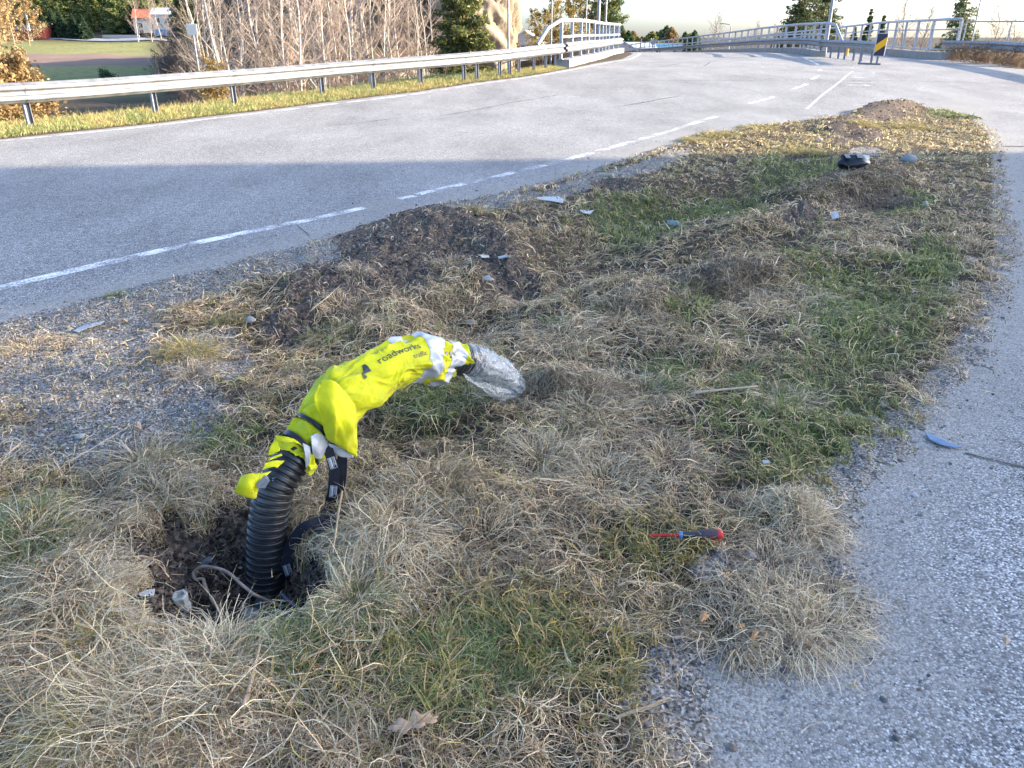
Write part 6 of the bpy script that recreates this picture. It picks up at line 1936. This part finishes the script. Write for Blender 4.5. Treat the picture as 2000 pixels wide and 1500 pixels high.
# golden birches and pine behind the left railing
for k, (px, py, dep, s) in enumerate(((1062, 95, 85, .8), (1090, 92, 90, 1.0), (1118, 90, 88, 1.25), (1145, 90, 92, 1.3), (1010, 92, 95, .55), (1040, 95, 130, 1.0), (1075, 93, 120, 1.1))):
    o = bare_tree("golden_birch", ["golden birch left in the clump behind the left railing", "golden birch second from left behind the left railing", "tall golden birch at the middle of the clump", "tallest golden birch right in the clump", "small yellow tree beside the white gabled house", "bushy golden tree behind the white gabled house", "golden tree further back in the clump"][k],
                  300 + k, 8.5, .09, WHITE_T, (.26, .18, .11), nb=26, spread=.40, leaf=(.10, np.concatenate([GOLDL, GOLDL * .8, SUNG * 1.3])), leafn=3600); place(o, px, py, dep, s, z=-2.6)
pn = conifer("pine_tree", "tall open pine behind the end of the left railing", 320, 12, 3.4, np.concatenate([DKG * 1.8, SUNG]), density=1.7, clumpy=.35, base=.35, size=.17, droop=.05); place(pn, 1180, 80, 75, 1.0, z=-2.2)
# far tree line beyond the bridge
FT = [conifer("distant_tree", "x", 330 + k, [9, 7.5, 8][k], [5.2, 5.2, 5.0][k], [DKG * 2.0, SUNG * 1.2, ORL * .95][k], density=1.6, size=.40, base=.02, droop=.1) for k in range(3)]
seen = set()
for k in range(19):
    v = [0, 1, 0, 1, 0, 2, 0, 1][k % 8]
    if 1290 < 1190 + k * 18 < 1350: v = 2 if k % 2 else 1
    o = FT[v] if v not in seen else copy_tree(FT[v]); seen.add(v)
    place(o, 1190 + k * 9.2, 80, 230 + (k * 47 % 60), R.uniform(.7, 1.15), R.uniform(0, 6), z=-4.8, label=["dark green tree in the low far tree line", "olive green tree in the low far tree line", "orange tree in the low far tree line"][v], group="far tree line beyond the bridge")
# bare trees and conifers beyond the right railings
BT = bare_tree("bare_tree", "pale bare tree beyond the arched railing", 350, 8, .09, (.22, .18, .15), (.24, .19, .16), nb=34, spread=.40, twl=1.3)
place(BT, 1392, 92, 105, .95, 0, z=-2.5)
for px, dep, s, lb in ((1470, 115, .8, "faint bare tree right of the distant lamp post"), (1505, 120, .75, "faint bare tree left of the big dark conifer pair"), (1765, 62, .95, "spreading bare tree behind the tall footbridge railing"), (1795, 70, .9, "second bare tree behind the footbridge railing"), (1940, 55, .8, "bare twiggy tree at the right edge beyond the railing"), (1980, 60, .7, "bare tree cut by the right edge")):
    o = copy_tree(BT); place(o, px, 92, dep, s, R.uniform(0, 6), z=-2.4, label=lb)
for k, (px, dep, s, sd) in enumerate(((1562, 70, 1.0, 360), (1600, 76, 1.0, 361))):
    o = conifer("spruce_tree", ["left big dark conifer behind the arched railing", "right big conifer behind the arched railing and lamp post"][k], sd, 11, 3.3, np.concatenate([DKG * 1.4, DKG * 2.2, ORL * .5]), density=1.9, clumpy=.22, base=.05, size=.17); place(o, px, 90, dep, s, z=-2.6)
for k, (px, dep, h, r) in enumerate(((1536, 80, 5.6, 1.2), (1664, 95, 5.2, 1.1), (1690, 90, 7.0, 1.1), (1717, 95, 6.6, .9), (1630, 72, 4.2, 2.6))):
    o = conifer("small_spruce" if k < 4 else "round_bush", ["small rusty spruce left of the big conifers", "smallest dark spruce right of the lamp post", "narrow dark spruce left of the marker board", "narrow dark spruce above the marker board", "olive round bush under the lamp post"][k], 370 + k, h, r, (DKG * 1.6 if k in (1, 2, 3) else (ORL * .6 if k == 0 else SUNG * 1.2)), density=1.5, size=.14, base=.02); place(o, px, 92, dep, 1, z=-2.6)
o = conifer("pale_spruce", "pale grey brown spruce at the end of the footbridge railing", 380, 8.2, 2.2, np.concatenate([NP_([[.30, .26, .17], [.24, .20, .12]]), DKG * 2.5]), density=1.7, size=.12, base=.02); place(o, 1868, 92, 56, .95, z=-2.2)
for k, (x_, y_) in enumerate(((27, 6.6), (31, 7.4), (34, 6.9), (38, 8.4))):  # unseen trees added to dapple the sunlit band on the shoulder
    o = copy_tree(BT); o.location = (x_, y_, HT(x_, y_) - .2); o.scale = (1.9, 1.9, 1.75); o.rotation_euler = (0, 0, k * 1.7); o["label"] = "unseen bare tree added to filter the sun band on the gravel"; o["group"] = "unseen bare trees added to filter the sun"
# brambles behind the right guardrail
BR = bare_tree("bramble_bush", "x", 390, 1.9, .015, (.18, .11, .08), (.2, .12, .09), stems=7, nb=9, spread=.6, twl=.9, base_clear=.02, cat="shrub", leaf=(.035, ORL * .7), leafn=1600)
for k, (px, py, dep) in enumerate(((1862, 122, 31), (1885, 124, 30), (1905, 125, 29), (1925, 127, 28.5), (1945, 128, 28), (1968, 130, 27), (1990, 132, 26.5), (2015, 135, 26), (1900, 118, 34), (1950, 120, 33), (1760, 112, 48), (1730, 110, 52), (1790, 112, 46), (1820, 112, 44))):
    o = BR if k == 0 else copy_tree(BR); place(o, px, py, dep, R.uniform(.38, .55), R.uniform(0, 6), label="reddish brown bramble behind the railings on the right", group="brambles behind the right railings")

# ---------------------------------------------------------------- far houses
def at(px, py, dep): return PD(px, py, dep)


c = at(302, 92, 262); house("valley_house", c[0], c[1], 9, 8, 4.6, .2, "small grey house with orange red roof across the valley", M['greywall'], M['tile_red'], 2.6, [('S', -2.4, 2.4, 1.3, 1.4), ('S', 2.2, 2.4, 1.3, 1.4), ('S', -2.4, .6, 1.3, 1.0), ('S', 2.2, .6, 1.3, 1.0)], base=HT(c[0], c[1]))
c = at(342, 93, 255); hb = house("valley_house", c[0], c[1], 9.5, 7, 6.4, .1, "white house with blue ground floor front across the valley", M['whitewood'], M['tile_pale'], 1.8, [('S', -3, 4.6, 1.2, 1.3), ('S', 0, 4.6, 1.2, 1.3), ('S', 3, 4.6, 1.2, 1.3)], base=HT(c[0], c[1]))
for k in range(5):
    q = MB().box((-3.8 + k * 1.9, -3.56, 1.0), (1.5, .08, 1.9)); q.build("blue_door", M['bluewall'], hb)
c = at(240, 90, 250); q = MB().box((c[0], c[1], HT(c[0], c[1]) + .45), (12, .25, .9)); tag(q.build("white_fence", M['whitewood'], None), "low white fence under the valley conifers", "fence")
c = at(70, 73, 246); house("valley_shed", c[0], c[1], 9, 6, 2.6, 0, "red shed half hidden behind the golden bush far left", M['redwood'], M['tile_dark'], 1.4, [('S', 0, 1.5, 1.2, 1.0)], base=HT(c[0], c[1]) + 0)
c = at(1034, 92, 150); house("white_house", c[0], c[1], 9, 6.5, 2.6, 1.35, "white gabled house beyond the guardrail among golden trees", M['whitewood'], M['tile_pale'], 1.9, [('W', 0, 1.5, 1.4, 1.2)], base=-2.3)
c = at(1210, 103, 150); house("white_house", c[0], c[1], 9, 7, 2.0, 1.5, "white gable peeking over the crest at left bridge end", M['whitewood'], M['tile_pale'], 1.9, [('W', 0, 1.2, 1.0, .8)], base=-3.3)
c = at(1238, 100, 170); house("white_hall", c[0], c[1], 8, 6, 2.2, .1, "low white roofed building right of the small white gable", M['whitewood'], M['tile_pale'], 1.0, [('S', 0, 1.2, 1.4, .8)], base=-3.2)
c = at(1298, 100, 180); house("blue_roofed_hall", c[0], c[1], 7, 6, 1.2, 0, "long low hall with blue roof beyond the bridge crest", M['whitewood'], M['roof_blue'], 1.1, [('S', -2, .7, 1.0, .5), ('S', 2, .7, 1.0, .5)], base=-2.6)
# valley road
va = [np.array(PD(40, 73, 248)[:2]), np.array(PD(120, 78, 246)[:2]), np.array(PD(230, 86, 243)[:2]), np.array(PD(330, 92, 240)[:2]), np.array(PD(480, 100, 236)[:2])]
vr = resample(va, 4); t = np.gradient(vr, axis=0); t /= np.linalg.norm(t, axis=1)[:, None]; nn_ = np.stack([-t[:, 1], t[:, 0]], 1)
A = vr + nn_ * 3.2; B = vr - nn_ * 3.2
V = np.concatenate([np.c_[A, HZ(A[:, 0], A[:, 1]) + .25], np.c_[B, HZ(B[:, 0], B[:, 1]) + .25]]); n = len(vr); i = np.arange(n - 1)
tag(mesh_np("valley_road", V, np.stack([i, i + n, i + n + 1, i + 1], 1), mat_plain("valley_asphalt", (.26, .27, .29), rough=.9)), kind="structure")
